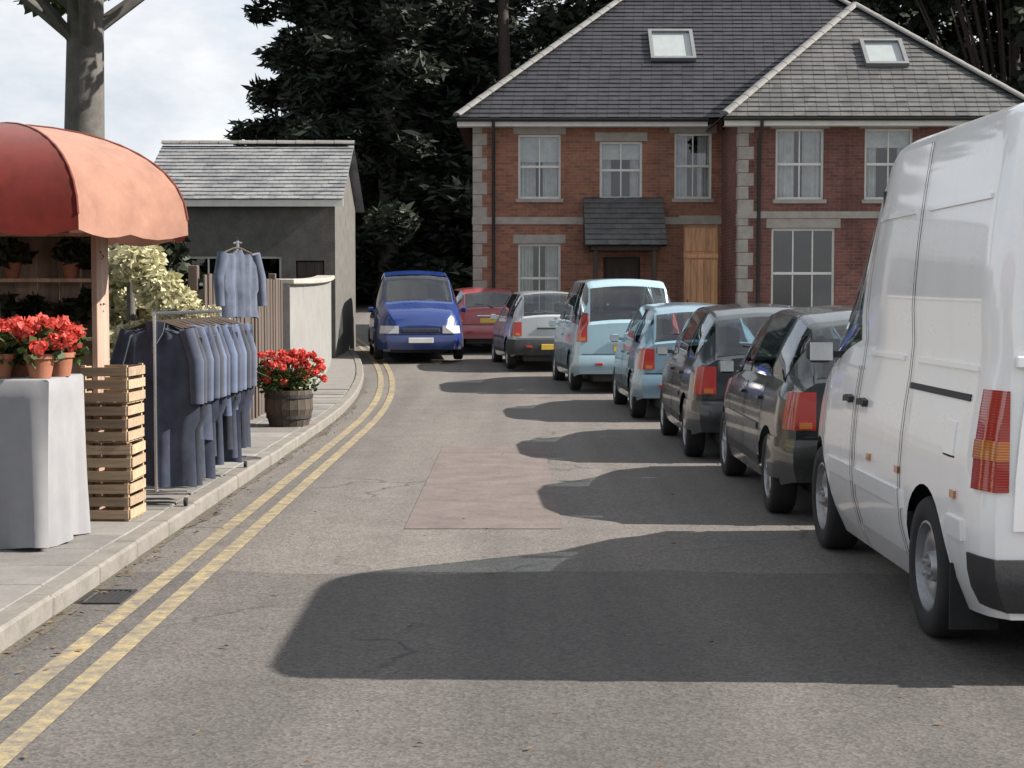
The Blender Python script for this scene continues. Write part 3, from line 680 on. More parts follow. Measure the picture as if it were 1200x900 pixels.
def van(label, loc, rz, pm, name='parked_van', cat='van', H=1.0, group=None, ysc=1.0):
    root = empty(name, loc, rz, label, cat, group)
    E_ = lambda a: a*ysc
    L = 5.0*ysc; R = .335
    top = [(0,2.30),(.04,2.345),(.25,2.375),(2.4,2.39),(2.75,2.36),(3.05,2.24),(3.95,1.42),(4.62,1.16),(4.88,1.0),(5.0,.78)]
    top = [(a, b*H) for a, b in top[:-1]]+[(5.0, top[-1][1]*H)]
    belt = [(0,1.22),(3.4,1.22),(3.95,1.17),(4.6,1.0),(5.0,.70)]
    wid = [(0,.925),(.05,.955),(.2,.985),(3.9,.985),(4.4,.94),(4.75,.84),(4.93,.70),(5.0,.62)]
    roofw = [(0,.79),(.2,.83),(2.5,.83),(3.0,.79),(3.95,.80),(4.6,.72),(5.0,.5)]
    bot = [(0,.27),(.5,.22),(1.45,.17),(4.4,.17),(5.0,.22)]
    top, belt, wid, roofw, bot = [[(E_(a), b) for a, b in q] for q in (top, belt, wid, roofw, bot)]
    wheels = (E_(1.10), E_(4.20))
    bd = Body(L, top, belt, wid, roofw, bot, wheels, R, rc=.19, bulge=.62)
    NL, NU, NC = bd.NL, bd.NU, bd.NC
    fd = (E_(2.95), E_(3.93)); sl = (E_(1.64), E_(2.88)); gl = (E_(3.06), E_(3.98)); wsc = (E_(3.03), E_(3.93))
    ex = [fd[0], fd[0]+.011, fd[1]-.011, fd[1], sl[0], sl[0]+.011, sl[1]-.011, sl[1], gl[0], gl[1], wsc[0], wsc[1]]
    def cls(y, j, side):
        sd = 'L' if side < 0 else 'R'
        if j >= NL+NU+1 and wsc[0] < y < wsc[1]: return 'windscreen'
        if NL <= j < NL+NU-1 and gl[0] < y < gl[1]: return 'side_glass|'+sd
        for key, (a, b) in (('door', fd), ('sliding_door', sl)):
            if a < y < b and (j < NL-1 if key == 'door' else 1 <= j < NL+NU-1):
                return key+'|'+sd if a+.011 < y < b-.011 else 'seam|%s%s%s' % (sd, key, 'r' if y < (a+b)/2 else 'f')
        return 'body'
    parts = dict(body=('body', pm, 0), door=('door', pm, 0), sliding_door=('sliding_door', pm, 0), seam=('door_gap', M['seam'], .010), windscreen=('windscreen', M['glass'], .006), side_glass=('side_window', M['glass'], .006))
    objs = bd.loft(ex, cls, parts, root)
    for sd in (-1, 1):
        for wy in wheels: make_wheel(root, sd*(bd.g('wid', wy)-.115), wy, R, R, .215, sd, True)
        sfx = 'L' if sd < 0 else 'R'
        bd.side_strip([(fd[0]+.07, 1.02), (fd[0]+.15, 1.03), (fd[0]+.24, 1.02)], .035, 'handle', M['black_plastic'], objs['door|'+sfx], sd, .03, 0)
        bd.side_strip([(sl[1]-.24, 1.02), (sl[1]-.15, 1.03), (sl[1]-.07, 1.02)], .035, 'handle', M['black_plastic'], objs['sliding_door|'+sfx], sd, .03, 0)
        bd.side_strip([(y, 1.17) for y in np.linspace(.35, sl[0]-.03, 14)], .03, 'sliding_rail', M['black_plastic'], root, sd, .006)
        for a, b in ((.30, wheels[0]-R-.09), (wheels[0]+R+.09, sl[0]-.02), (sl[0]+.03, sl[1]-.03), (fd[0]+.03, wheels[1]-R-.09)):
            bd.side_strip([(y, .60) for y in np.linspace(a, b, 10)], .09, 'rub_strip', pm, root, sd, .014)
        # swaged panel pressings on the load bay
        for a, b in ((.28, sl[0]-.12), (sl[0]+.14, sl[1]-.12)):
            bd.side_strip([(y, 1.30) for y in np.linspace(a, b, 10)], .022, 'pressed_rib', pm, root, sd, .011)
            bd.side_strip([(y, 2.04) for y in np.linspace(a, b, 10)], .022, 'pressed_rib', pm, root, sd, .011)
        for y in (.42, E_(1.66), E_(2.4)): bd.side_strip([(y, .74), (y+.035, .74), (y+.07, .74)], .035, 'side_marker', M['orange_lens'], root, sd, .012)
        t = lens_patch(bd, [.80,.86,.95,1.04,1.13,1.22], .17, 'tail_light', M['red_lens'], root, sd, bd.surf_x(0, .9)-.04)
        lens_patch(bd, [.93,.97,1.01], .172, 'indicator_lens', M['orange_lens'], t, sd, bd.surf_x(0, .9)-.038, proud=.018)
        lens_patch(bd, [.86,.92,.98,1.02], .34, 'headlight', M['clear_lens'], root, sd, bd.surf_x(L, .7)-.12, rear=False, proud=.008)
        m_ = mirror(root, bd, E_(3.72), 1.24, M['black_plastic'], sd, 1.0)
        MB().box(min(sd*.62, sd*.74), max(sd*.62, sd*.74), -.095, -.05, .37, .46, .006).build('reflector', M['red_lens'], root)
        bd.side_strip([(.50, .98), (.58, .98), (.66, .98)], .15, 'fuel_flap' if sd < 0 else 'side_flap', pm, root, sd, .006)
        bd.side_strip([(.49, .90), (.58, .899), (.67, .90)], .008, 'flap_gap', M['seam'], root, sd, .003)
        # rear door hinges
        for z in (1.34, 2.02):
            x = bd.surf_x(0, z)-.02; MB().box(min(sd*(x-.11), sd*(x+.01)), max(sd*(x-.11), sd*(x+.01)), -.03, -.004, z-.025, z+.025, .006).build('hinge', pm, root)
    # rear doors stand proud of the end face
    for sd in (-1, 1):
        pts = []
        for z in np.linspace(.64, 2.24, 9): pts.append((sd*(bd.surf_x(.0, z)-.07), z))
        poly = [(sd*.006, .64)]+pts+[(sd*.006, 2.27)]; poly = [(a, .64+(b-.64)*(2.27*H-.64)/1.63) for a, b in poly]
        d = MB().prism(poly, -.018, .01).build('rear_door', pm, root)
        MB().box(min(sd*.14, sd*.62), max(sd*.14, sd*.62), -.026, -.017, 1.42, 1.92, .004).build('rear_window', M['glass'], d)
    MB().box(.03, .12, -.05, -.018, .98, 1.12, .008).build('rear_door_handle', M['black_plastic'], root)
    MB().box(.2, .72, -.04, -.017, .80, .91, .006).build('number_plate', M['plate_yellow'], root)
    band(bd, .30, .52, .22, 'rear_bumper', M['black_plastic'], root, proud=.022)
    band(bd, .24, .66, .44, 'front_bumper', M['black_plastic'], root, rear=False, proud=.02)
    MB().box(-.26, .26, L+.02, L+.085, .40, .51, .006).build('number_plate', M['plate_white'], root)
    MB().box(-.48, .48, L-.12, L+.012, .72, .86, .01).build('grille', M['black_plastic'], root)
    MB().box(-.66, .66, .12, L-.3, .19, .62, .02).build('floor_pan', M['interior'], root)
    MB().lathe([(.001,.13),(.30,.13),(.33,.16),(.33,.26),(.30,.29),(.001,.29)], 28, Matrix.Translation((-.25, .42, 0))).build('added_spare_wheel', M['rubber'], root, True, 40)  # dark disc added to deepen the shade under the rear
    for sd in (-1, 1): MB().box(sd*.86-.11, sd*.86+.11, wheels[0]-R-.10, wheels[0]-R-.085, .12, .42).build('added_mud_flap', M['rubber'], root)  # dark flaps added for the same underside shade
    MB().box(-.84, .84, E_(2.80), E_(2.80)+.04, .4, 2.2).build('bulkhead', M['interior'], root)
    MB().box(-.80, .80, E_(3.66), E_(3.95), .8, 1.16, .05).build('dashboard', M['interior'], root)
    seat(root, .42, E_(3.2), .78); seat(root, -.42, E_(3.2), .78)
    for x in (-.35, .3): MB().tube([(x, E_(3.98), 1.42*H), (x+.3, E_(3.86), 1.53*H), (x+.5, E_(3.80), 1.58*H)], .009, 6).build('wiper', M['black_plastic'], root)
    return root

def put(X_left, d, w, L, fn, label, *a, **k):
    h = heading(d+L/2)
    return fn(label, (X_left+w, d, gz(d+1.5)+.001), h, *a, **k)
van('white panel van with tall red tail lights at one end of the parked row', (2.93, 6.66, .0), 0, M['white_van'], H=1.04, ysc=.88)
M['dark_slate_paint'] = paint('dark_slate_blue_paint', (.016,.022,.027), .1, .3, .5)
put(1.89, 11.42, .87, 4, car, 'glossy black green hatchback squeezed in directly ahead of the white van', M['black_paint'], 1.04, lampstyle=0)
put(1.73, 15.75, .87, 4, car, 'dark slate blue hatchback between the black hatchback and the blue grey one', M['dark_slate_paint'], 1.04, plate='plate_white', lampstyle=0)
put(1.58, 20.9, .87, 4, car, 'blue grey metallic hatchback between the dark slate hatchback and the pale blue people carrier', M['silver_blue'], 1.03)
put(1.0, 26.2, .9, 4.2, car, 'tall pale blue people carrier in front of the brick house porch', M['pale_blue'], 1.06, tall=True)
put(-.05, 31.6, .87, 4, car, 'silver estate car between the pale blue people carrier and the faded red car', M['silver'], 1.05, estate=True, lampstyle=1)
put(-1.35, 37.2, .87, 4, car, 'faded red hatchback at the far end of the parked row', M['maroon'], 1.0)
bv = car('royal blue people carrier facing down the road between the cottage and the brick house', (-2.42, 38.2, gz(36)+.001), math.pi+.12, M['blue'], 1.10, tall=True, name='oncoming_car', group=None, wmul=1.07)

# ---------------------------------------------------------------- buildings
def wall_mesh(u0, u1, z0, z1, holes, depth=.14):
    """wall in local (u along x, y=0 the outer face looking to -y); holes (u0,u1,z0,z1) get reveals"""
    us = sorted({u0, u1, *[h[0] for h in holes], *[h[1] for h in holes]}); zs = sorted({z0, z1, *[h[2] for h in holes], *[h[3] for h in holes]})
    mb = MB()
    for a, b in zip(us, us[1:]):
        for c, d in zip(zs, zs[1:]):
            if any(h[0] <= a and b <= h[1] and h[2] <= c and d <= h[3] for h in holes): continue
            mb.add([(a,0,c),(b,0,c),(b,0,d),(a,0,d)], [(0,1,2,3)])
    for (a, b, c, d) in holes:
        e = depth
        mb.add([(a,0,c),(a,e,c),(a,e,d),(a,0,d)], [(0,1,2,3)]); mb.add([(b,0,c),(b,0,d),(b,e,d),(b,e,c)], [(0,1,2,3)])
        mb.add([(a,0,d),(a,e,d),(b,e,d),(b,0,d)], [(0,1,2,3)]); mb.add([(a,0,c),(b,0,c),(b,e,c),(a,e,c)], [(0,1,2,3)])
    return mb
def sash(parent, a, b, c, d, y, curtain=True, bars=1, half=True):
    """white sash window filling the hole a..b, c..d whose wall face is at y"""
    t = .055; yf = y+.075
    w = MB().box(a, a+t, yf, yf+.06, c, d).box(b-t, b, yf, yf+.06, c, d).box(a+t, b-t, yf, yf+.06, d-t, d).box(a+t, b-t, yf, yf+.06, c, c+t).build('window', M['white_wood'], parent)
    m = (c+d)/2
    MB().box(a+t, b-t, yf-.012, yf+.05, m-.03, m+.03, .006).build('meeting_rail', M['white_wood'], w)
    for k in range(bars):
        x = a+t+(b-a-2*t)*(k+1)/(bars+1)
        MB().box(x-.015, x+.015, yf+.004, yf+.045, c+t, m-.03).build('glazing_bar', M['white_wood'], w); MB().box(x-.015, x+.015, yf+.004, yf+.045, m+.03, d-t).build('glazing_bar', M['white_wood'], w)
    xs = [a+t]+[a+t+(b-a-2*t)*(k+1)/(bars+1) for k in range(bars)]+[b-t]
    for x0, x1 in zip(xs, xs[1:]):
        for z0, z1 in ((c+t, m-.03), (m+.03, d-t)):
            tl = random.uniform(-.004, .004)
            MB().add([(x0, yf+.028+tl, z0), (x1, yf+.028-tl, z0), (x1, yf+.028-tl, z1), (x0, yf+.028+tl, z1)], [(0,1,2,3)]).build('pane', M['pane'], w)
    MB().box(a-.06, b+.06, y-.05, y+.10, c-.09, c-.002, .008).build('sill', M['stone'], w)
    if curtain:
        cw = random.choice((.28, .36, .42, .47))
        if random.random() < .4: MB().box(a+.05, b-.05, yf+.12, yf+.13, d-(d-c)*random.uniform(.25,.5), d-.03).build('roller_blind', M['curtain'], w)
        for (x0, x1) in ((a+.04, a+(b-a)*cw), (b-(b-a)*cw, b-.04)):
            n = 14; v = []
            for i in range(n+1):
                x = x0+(x1-x0)*i/n; yy = yf+.16+.03*math.sin(i*1.9+a); v += [(x, yy, c+.03), (x, yy, d-.03)]
            MB().add(v, [(2*i, 2*i+2, 2*i+3, 2*i+1) for i in range(n)]).build('curtain', M['curtain'], w, True, 80)
    return w
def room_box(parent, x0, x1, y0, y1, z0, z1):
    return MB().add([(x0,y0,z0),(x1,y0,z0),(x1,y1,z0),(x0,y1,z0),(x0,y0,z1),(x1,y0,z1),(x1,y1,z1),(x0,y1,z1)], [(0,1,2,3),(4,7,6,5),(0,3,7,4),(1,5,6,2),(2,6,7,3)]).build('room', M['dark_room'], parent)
def slates(parent, O, U, V, rng, vmax, mat, sw=.26, ex=.19, name='slates'):
    """courses of overlapping slates on a roof plane: O origin at the eaves, U along, V up the slope; rng(v)->(u0,u1)"""
    O, U, V = Vector(O), Vector(U).normalized(), Vector(V).normalized(); Nn = U.cross(V).normalized()
    mb = MB(); v = 0; row = 0
    while v < vmax:
        a, b = rng(v)
        if b-a < .05: break
        u = a-(sw/2 if row % 2 else 0)
        while u < b:
            x0, x1 = max(a, u+.004), min(b, u+sw-.004)
            if x1-x0 > .02:
                j = random.uniform(-.004, .006); lift = .034+random.uniform(0, .008); v0 = v-.02+j; v1 = min(v+ex*1.15, vmax)
                p = [O+U*x0+V*v0+Nn*lift, O+U*x1+V*v0+Nn*(lift+random.uniform(-.003,.003)), O+U*x1+V*v1+Nn*.012, O+U*x0+V*v1+Nn*.012, O+U*x0+V*v0+Nn*(lift-.014), O+U*x1+V*v0+Nn*(lift-.014)]
                mb.add(p, [(0,1,2,3),(4,5,1,0),(4,0,3),(5,2,1)])
            u += sw
        v += ex; row += 1
    o = mb.build(name, mat, parent); o['kind'] = 'stuff'; return o
tile_mesh = None
def ridge_line(parent, p, q, mat, L=.42):
    p, q = Vector(p), Vector(q); d = q-p; n = max(1, int(d.length/L)); dn = d.normalized()
    up = Vector((0,0,1)); side = dn.cross(up).normalized(); up = side.cross(dn)
    mb = MB(); v = []; f = []; r = .13; ll = d.length/n
    for e, rr in ((0, r*1.07), (ll*1.03, r)):
        for k in range(9):
            a = math.pi*(k/8)*.86+math.pi*.07; v.append((rr*math.cos(a), e, rr*math.sin(a)*.8))
    f = [(k, k+1, k+10, k+9) for k in range(8)]; f.append(tuple(range(8, -1, -1)))
    mb.add(v, f); first = None
    Mm = Matrix((side, dn, up)).transposed()
    for i in range(n):
        if first is None: o = mb.build('ridge_tile', mat, parent, True, 60); first = o.data
        else: o = inst('ridge_tile', first, parent)
        o.matrix_local = Matrix.Translation(p+dn*ll*i) @ Mm.to_4x4()
def lintel(parent, a, b, d, y, mat='stone'):
    MB().box(a-.12, b+.12, y-.012, y+.1, d+.002, d+.22, .006).build('lintel', M[mat], parent)

house = empty('brick_house', (2.0, 40.0, .30), 0, 'red brick two storey house with slate hipped roofs behind the parked cars', 'house')
def H_(o):                                   # parts are written in world coordinates
    o.matrix_parent_inverse = Matrix.Translation((-2.0, -40.0, -.30)); return o
hs = []
before = set(bpy.data.objects)
ZB = .25
# main range: front wall at y=40
XA, XB, XC, XD = -.95, 5.15, 5.15, 11.7; YM, YW, YB = 40.0, 37.0, 48.0; EM, EW = 6.0, 5.7
mh = [(.15,1.2,4.05,5.62), (2.15,3.2,4.05,5.45), (3.98,4.9,4.05,5.65), (.15,1.2,1.25,2.95), (2.25,3.15,.42,2.62), (4.22,5.08,.42,3.42)]
mb = wall_mesh(XA, XB, ZB, EM, mh); mb.v = [(x, y+YM, z) for x, y, z in mb.v]; mb.build('wall', M['brick'], house)
MB().add([(XA,YB,ZB),(XA,YM,ZB),(XA,YM,EM),(XA,YB,EM)], [(0,1,2,3)]).build('wall', M['brick'], house); mb = MB(); mb.add([(XD,YB,ZB),(XA,YB,ZB),(XA,YB,EM),(XD,YB,EM)], [(0,1,2,3)]); mb.build('wall', M['brick'], house)
wh = [(5.98,7.08,3.85,5.45), (8.0,9.1,3.85,5.45), (10.0,11.1,3.85,5.45), (5.9,7.35,1.15,3.2), (9.2,10.9,1.15,3.2)]
mb = wall_mesh(XC, XD, ZB, EW, wh); mb.v = [(x, y+YW, z) for x, y, z in mb.v]; mb.build('wall', M['brick_dark'], house)
MB().add([(XC,YM,ZB),(XC,YW,ZB),(XC,YW,EW),(XC,YM,EW)], [(0,1,2,3)]).build('wall', M['brick_dark'], house); mb = MB(); mb.add([(XD,YW,ZB),(XD,YB,ZB),(XD,YB,EW),(XD,YW,EW)], [(0,1,2,3)]); mb.build('wall', M['brick_dark'], house)
for k, h in enumerate(mh[:4]): sash(house, *h, YM, True, 1); lintel(house, h[0], h[1], h[3], YM)
for k, h in enumerate(wh): sash(house, *h, YW, k < 3, 1 if k < 3 else 2); lintel(house, h[0], h[1], h[3], YW)
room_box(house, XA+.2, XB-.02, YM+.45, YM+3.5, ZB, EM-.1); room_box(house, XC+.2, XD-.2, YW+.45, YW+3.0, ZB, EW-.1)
# stone band course and plinth
MB().box(XA-.03, XB-.002, YM-.03, YM+.02, 3.42, 3.60, .008).build('band_course', M['stone'], house)
MB().box(XC-.03, XD+.03, YW-.03, YW+.02, 3.42, 3.58, .008).build('band_course', M['stone'], house)
# brick quoins at the free corner and wing corner
for (cx, cy, top) in ((XA, YM, EM), (XC, YW, EW)):
    z = ZB; k = 0
    while z < top-.35:
        w = .34 if k % 2 else .22; MB().box(cx-.014, cx+w, cy-.014, cy+(.56-w), z+.006, z+.294, .01).build('quoin', M['stone'], house); z += .30; k += 1
# front door with slate porch
dr = MB().box(2.27, 3.13, YM+.09, YM+.14, .42, 2.60, .005).build('door', M['dark_wood'], house)
MB().lathe([(.001,.05),(.03,.045),(.035,.02),(.02,0)], 12, Matrix.Translation((2.36, YM+.09, 1.45)) @ Matrix.Rotation(math.radians(90), 4, 'X')).build('knob', M['chrome'], dr)
for (a, c, d) in ((2.37, .6, 1.2), (2.74, .6, 1.2), (2.37, 1.4, 2.4), (2.74, 1.4, 2.4)): MB().box(a, a+.29, YM+.08, YM+.092, c, d, .004).build('door_panel', M['dark_wood'], dr)
porch = MB().box(1.95, 2.07, YM-1.05, YM-.93, .35, 2.75, .01).build('porch_post', M['dark_wood'], house); MB().box(3.35, 3.47, YM-1.05, YM-.93, .35, 2.75, .01).build('porch_post', M['dark_wood'], house)
MB().box(1.9, 3.52, YM-1.08, YM-.02, 2.75, 2.87, .01).build('porch_beam', M['dark_wood'], house)
slates(house, (1.75, YM-1.25, 2.88), (1,0,0), (0,.72,.69), lambda v: (0, 1.95), 1.72, M['slate_pale'], name='porch_slates')
MB().add([(1.75,YM-1.25,2.86),(3.7,YM-1.25,2.86),(3.7,YM-.005,4.05),(1.75,YM-.005,4.05)], [(0,1,2,3)]).add([(1.75,YM-1.25,2.86),(1.75,YM-.005,4.05),(1.75,YM-.005,2.87)], [(0,1,2)]).add([(3.7,YM-1.25,2.86),(3.7,YM-.005,2.87),(3.7,YM-.005,4.05)], [(0,1,2)]).build('porch_roof', M['slate'], house)
MB().box(1.8, 3.6, YM-1.2, YM-.01, .25, .42, .02).build('doorstep', M['stone'], house)
# tall oak side door with panelled overdoor
od = MB().box(4.22, 5.08, YM+.10, YM+.16, .42, 3.42).build('door', M['oak'], house)
for i in range(5): MB().box(4.24+.165*i, 4.24+.165*i+.158, YM+.075, YM+.101, .46, 2.55, .006).build('door_plank', M['oak'], od)
MB().box(4.22, 5.08, YM+.05, YM+.11, 2.60, 2.70, .006).build('transom', M['oak'], od)
for i in range(3): MB().box(4.26+.27*i, 4.26+.27*i+.25, YM+.075, YM+.101, 2.76, 3.36, .01).build('overdoor_panel', M['oak'], od)
MB().tube([(4.33, YM+.06, 1.3), (4.33, YM+.03, 1.33), (4.33, YM+.03, 1.55), (4.33, YM+.06, 1.58)], .012, 6).build('pull_handle', M['iron'], od)
lintel(house, 4.22, 5.0, 3.42, YM)
MB().box(3.95, 5.1, YM-.35, YM, .25, .42, .02).build('doorstep', M['stone'], house)
# roofs
OV = .38; sm = .84; ym = YM-OV; rh = (YB-YM)/2+OV; zm = EM-.02; zr = zm+rh*sm
def deck(pts, mat): return pts
XE = 8.6
v = [(XA-OV, ym, zm), (XE+rh, ym, zm), (XE, ym+rh, zr), (XA-OV+rh, ym+rh, zr), (XA-OV, ym+2*rh, zm), (XE+rh, ym+2*rh, zm)]
rf = MB().add(v, [(0,1,2,3),(0,3,4),(3,2,5,4),(1,5,2)]).build('roof', M['slate'], house)
sl_ = math.hypot(1, sm); vm = rh*sl_
slates(rf, (XA-OV, ym, zm), (1,0,0), (0,1,sm), lambda q: (q/sl_, XE+rh-(XA-OV)-q/sl_), vm, M['slate'])
slates(rf, (XA-OV, ym+2*rh, zm), (0,-1,0), (1,0,sm), lambda q: (q/sl_, 2*rh-q/sl_), vm, M['slate'])
ridge_line(rf, (XA-OV, ym, zm+.03), (XA-OV+rh, ym+rh, zr+.03), M['ridge']); ridge_line(rf, (XA-OV+rh, ym+rh, zr+.03), (XE, ym+rh, zr+.03), M['ridge']); ridge_line(rf, (XE+rh, ym, zm+.03), (XE, ym+rh, zr+.03), M['ridge'])
yw = YW-OV; x0, x1 = XC-OV, XD+OV; hw = (x1-x0)/2; xm = (x0+x1)/2; zw = EW-.02; sw_ = .84; za = zw+hw*sw_
v = [(x0, yw, zw), (x1, yw, zw), (xm, yw+hw, za), (xm, YB-1, za), (x0, YB-1, zw), (x1, YB-1, zw)]
rw = MB().add(v, [(0,1,2),(0,2,3,4),(1,5,3,2)]).build('wing_roof', M['slate_pale'], house)
s2 = math.hypot(1, sw_)
slates(rw, (x0, yw, zw), (1,0,0), (0,1,sw_), lambda q: (q/s2, 2*hw-q/s2), hw*s2, M['slate_pale'])
slates(rw, (x0, yw+8, zw), (0,-1,0), (1,0,sw_), lambda q: (0, 8-q/s2), hw*s2, M['slate_pale'])
slates(rw, (x1, yw, zw), (0,1,0), (-1,0,sw_), lambda q: (q/s2, 8), hw*s2, M['slate_pale'])
ridge_line(rw, (x0, yw, zw+.03), (xm, yw+hw, za+.03), M['ridge']); ridge_line(rw, (x1, yw, zw+.03), (xm, yw+hw, za+.03), M['ridge']); ridge_line(rw, (xm, yw+hw, za+.03), (xm, yw+8, za+.03), M['ridge'])
for (a, b, yy, zz) in ((XA-OV, x0-.02, ym, zm), (x0, x1, yw, zw)):
    MB().box(a, b, yy+.02, yy+.06, zz-.20, zz-.01).build('fascia', M['white_wood'], house)
    MB().add([(a, yy+.06, zz-.19), (b, yy+.06, zz-.19), (b, yy+OV+.05, zz-.19), (a, yy+OV+.05, zz-.19)], [(0,1,2,3)]).build('soffit', M['white_wood'], house)
    g_ = MB(); pr_ = [(.065*math.cos(t), .065*math.sin(t)) for t in np.linspace(math.pi, 2*math.pi, 9)]
    g_.add([(a-.03, yy-.05+p, zz-.03+q) for p, q in pr_]+[(b+.02, yy-.05+p, zz-.03+q) for p, q in pr_], [(i, i+1, i+10, i+9) for i in range(8)]).build('gutter', M['iron'], house, True, 60)
for (x, yy, zz) in ((XA+.5, YM, zm), (XC+.45, YW, zw)):
    MB().tube([(x, yy-OV-.05, zz-.1), (x, yy-OV-.05, zz-.2), (x, yy-.06, zz-.55), (x, yy-.06, ZB+.1)], .04, 8).build('downpipe', M['iron'], house, True, 60)
def rooflight(parent, cx, v0, v1, w, y0, z0, sl):
    u = Vector((1,0,0)); up = Vector((0,1,sl)).normalized(); nn = u.cross(up)
    o = Vector((cx, y0, z0))+up*v0; hh = v1-v0
    Mx = Matrix.Translation(o) @ Matrix((u, nn, up)).transposed().to_4x4()
    mb = MB().box(-w/2, -w/2+.09, .02, .14, 0, hh).box(w/2-.09, w/2, .02, .14, 0, hh).box(-w/2+.09, w/2-.09, .02, .14, 0, .09).box(-w/2+.09, w/2-.09, .02, .14, hh-.09, hh)
    mb.v = [tuple(Mx @ Vector((x, y, z))) for x, y, z in mb.v]; r = mb.build('rooflight', M['lead'], parent)
    q = MB().add([Mx @ Vector(p) for p in ((-w/2+.09,.11,.09),(w/2-.09,.11,.09),(w/2-.09,.11,hh-.09),(-w/2+.09,.11,hh-.09))], [(0,1,2,3)]); q.build('pane', M['pane'], r)
    q = MB().add([Mx @ Vector(p) for p in ((-w/2+.09,.05,.09),(w/2-.09,.05,.09),(w/2-.09,.05,hh-.09),(-w/2+.09,.05,hh-.09))], [(0,1,2,3)]); q.build('bright_backing', M['white_wood'], r)  # white sheet added behind the glass to brighten the rooflight
rooflight(rf, 4.1, 2.5, 3.9, 1.15, ym, zm, sm); rooflight(rw, 8.75, 2.0, 3.1, 1.0, yw, zw, sw_)
for o in set(bpy.data.objects)-before:
    if o.parent == house: H_(o)

# grey cottage on the left of the bend
cot = empty('cottage', (-5.4, 34.2, .3), 0, 'low grey stone cottage with a silvery slate roof left of the bend', 'cottage')
before = set(bpy.data.objects)
CX0, CX1, CY0, CY1, CE = -7.6, -3.72, 34.2, 38.6, 3.72
ch = [(-6.9,-5.9,1.3,2.5), (-4.55,-3.95,.4,2.4), (-5.75,-4.85,1.3,2.5)]
mb = wall_mesh(CX0, CX1, .1, CE, ch); mb.v = [(x, y+CY0, z) for x, y, z in mb.v]; mb.build('wall', M['cottage_wall'], cot)
MB().add([(CX1,CY0,.1),(CX1,CY1,.1),(CX1,CY1,CE),(CX1,(CY0+CY1)/2,4.9),(CX1,CY0,CE)], [(0,1,2,3,4)]).build('wall', M['cottage_wall'], cot); MB().add([(CX0,CY1,.1),(CX0,CY0,.1),(CX0,CY0,CE),(CX0,(CY0+CY1)/2,4.9),(CX0,CY1,CE)], [(0,1,2,3,4)]).build('wall', M['cottage_wall'], cot); MB().add([(CX1,CY1,.1),(CX0,CY1,.1),(CX0,CY1,CE),(CX1,CY1,CE)], [(0,1,2,3)]).build('wall', M['cottage_wall'], cot)
sash(cot, *ch[0], CY0, False, 1); sash(cot, *ch[2], CY0, False, 1)
cd_ = MB().box(-4.53, -3.97, CY0+.06, CY0+.1, .4, 2.38).build('door', M['dark_wood'], cot)
for i in range(3): MB().box(-4.52+.183*i, -4.52+.183*i+.175, CY0+.045, CY0+.061, .42, 2.36, .005).build('door_plank', M['dark_wood'], cd_)
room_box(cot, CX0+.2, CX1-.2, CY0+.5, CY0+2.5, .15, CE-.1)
rr = MB().add([(CX0-.2,CY0-.3,CE-.06),(CX1+.2,CY0-.3,CE-.06),(CX1+.2,(CY0+CY1)/2,5.0),(CX0-.2,(CY0+CY1)/2,5.0),(CX0-.2,CY1+.3,CE-.06),(CX1+.2,CY1+.3,CE-.06)], [(0,1,2,3),(3,2,5,4)]).build('roof', M['slate_light'], cot)
hh = (CY1-CY0)/2+.3; dz = 5.0-CE+.06
slates(rr, (CX0-.2, CY0-.3, CE-.06), (1,0,0), (0,hh,dz), lambda q: (0, CX1-CX0+.4), math.hypot(hh, dz), M['slate_light'])
ridge_line(rr, (CX0-.2,(CY0+CY1)/2,5.02), (CX1+.2,(CY0+CY1)/2,5.02), M['ridge'])
MB().box(CX0-.2, CX1+.2, CY0-.28, CY0-.24, CE-.2, CE-.06).build('fascia', M['white_wood'], cot)
for o in set(bpy.data.objects)-before:
    if o.parent == cot: o.matrix_parent_inverse = Matrix.Translation((5.4, -34.2, -.3))

# rendered garden wall along the pavement
wl = empty('garden_wall', (-3.35, 24.6, gz(24.6)), 0, 'grey white rendered garden wall between the timber fence and the cottage', 'wall')
mb = MB(); ys_ = yr(22.7, 33.9, 1.0); v = []; f = []
for y in ys_:
    xo = -3.08+bend(y)*.8; z = gz(y); v += [(xo, y, z), (xo, y, z+1.78), (xo-.24, y, z+1.78), (xo-.24, y, z)]
for i in range(len(ys_)-1):
    for k in range(3): f.append((i*4+k, i*4+k+1, i*4+k+5, i*4+k+4))
f += [(0,3,2,1)]; n_ = (len(ys_)-1)*4; f.append((n_, n_+1, n_+2, n_+3))
mb.add(v, f); mb.build('wall_face', M['render'], wl).matrix_parent_inverse = Matrix.Translation((3.35, -24.6, -gz(24.6)))
for i in range(len(ys_)-1):
    y = ys_[i]; xo = -3.08+bend(y)*.8; o = MB().box(-.31, .07, .006, ys_[i+1]-y-.006, 0, .08, .015).build('coping_stone', M['stone'], wl)
    o.matrix_parent_inverse = Matrix.Translation((3.35, -24.6, -gz(24.6))); o.location = (xo, y, gz(y)+1.78); o.rotation_euler = (math.atan(gz(y+1)-gz(y)), 0, heading(y)*.75)
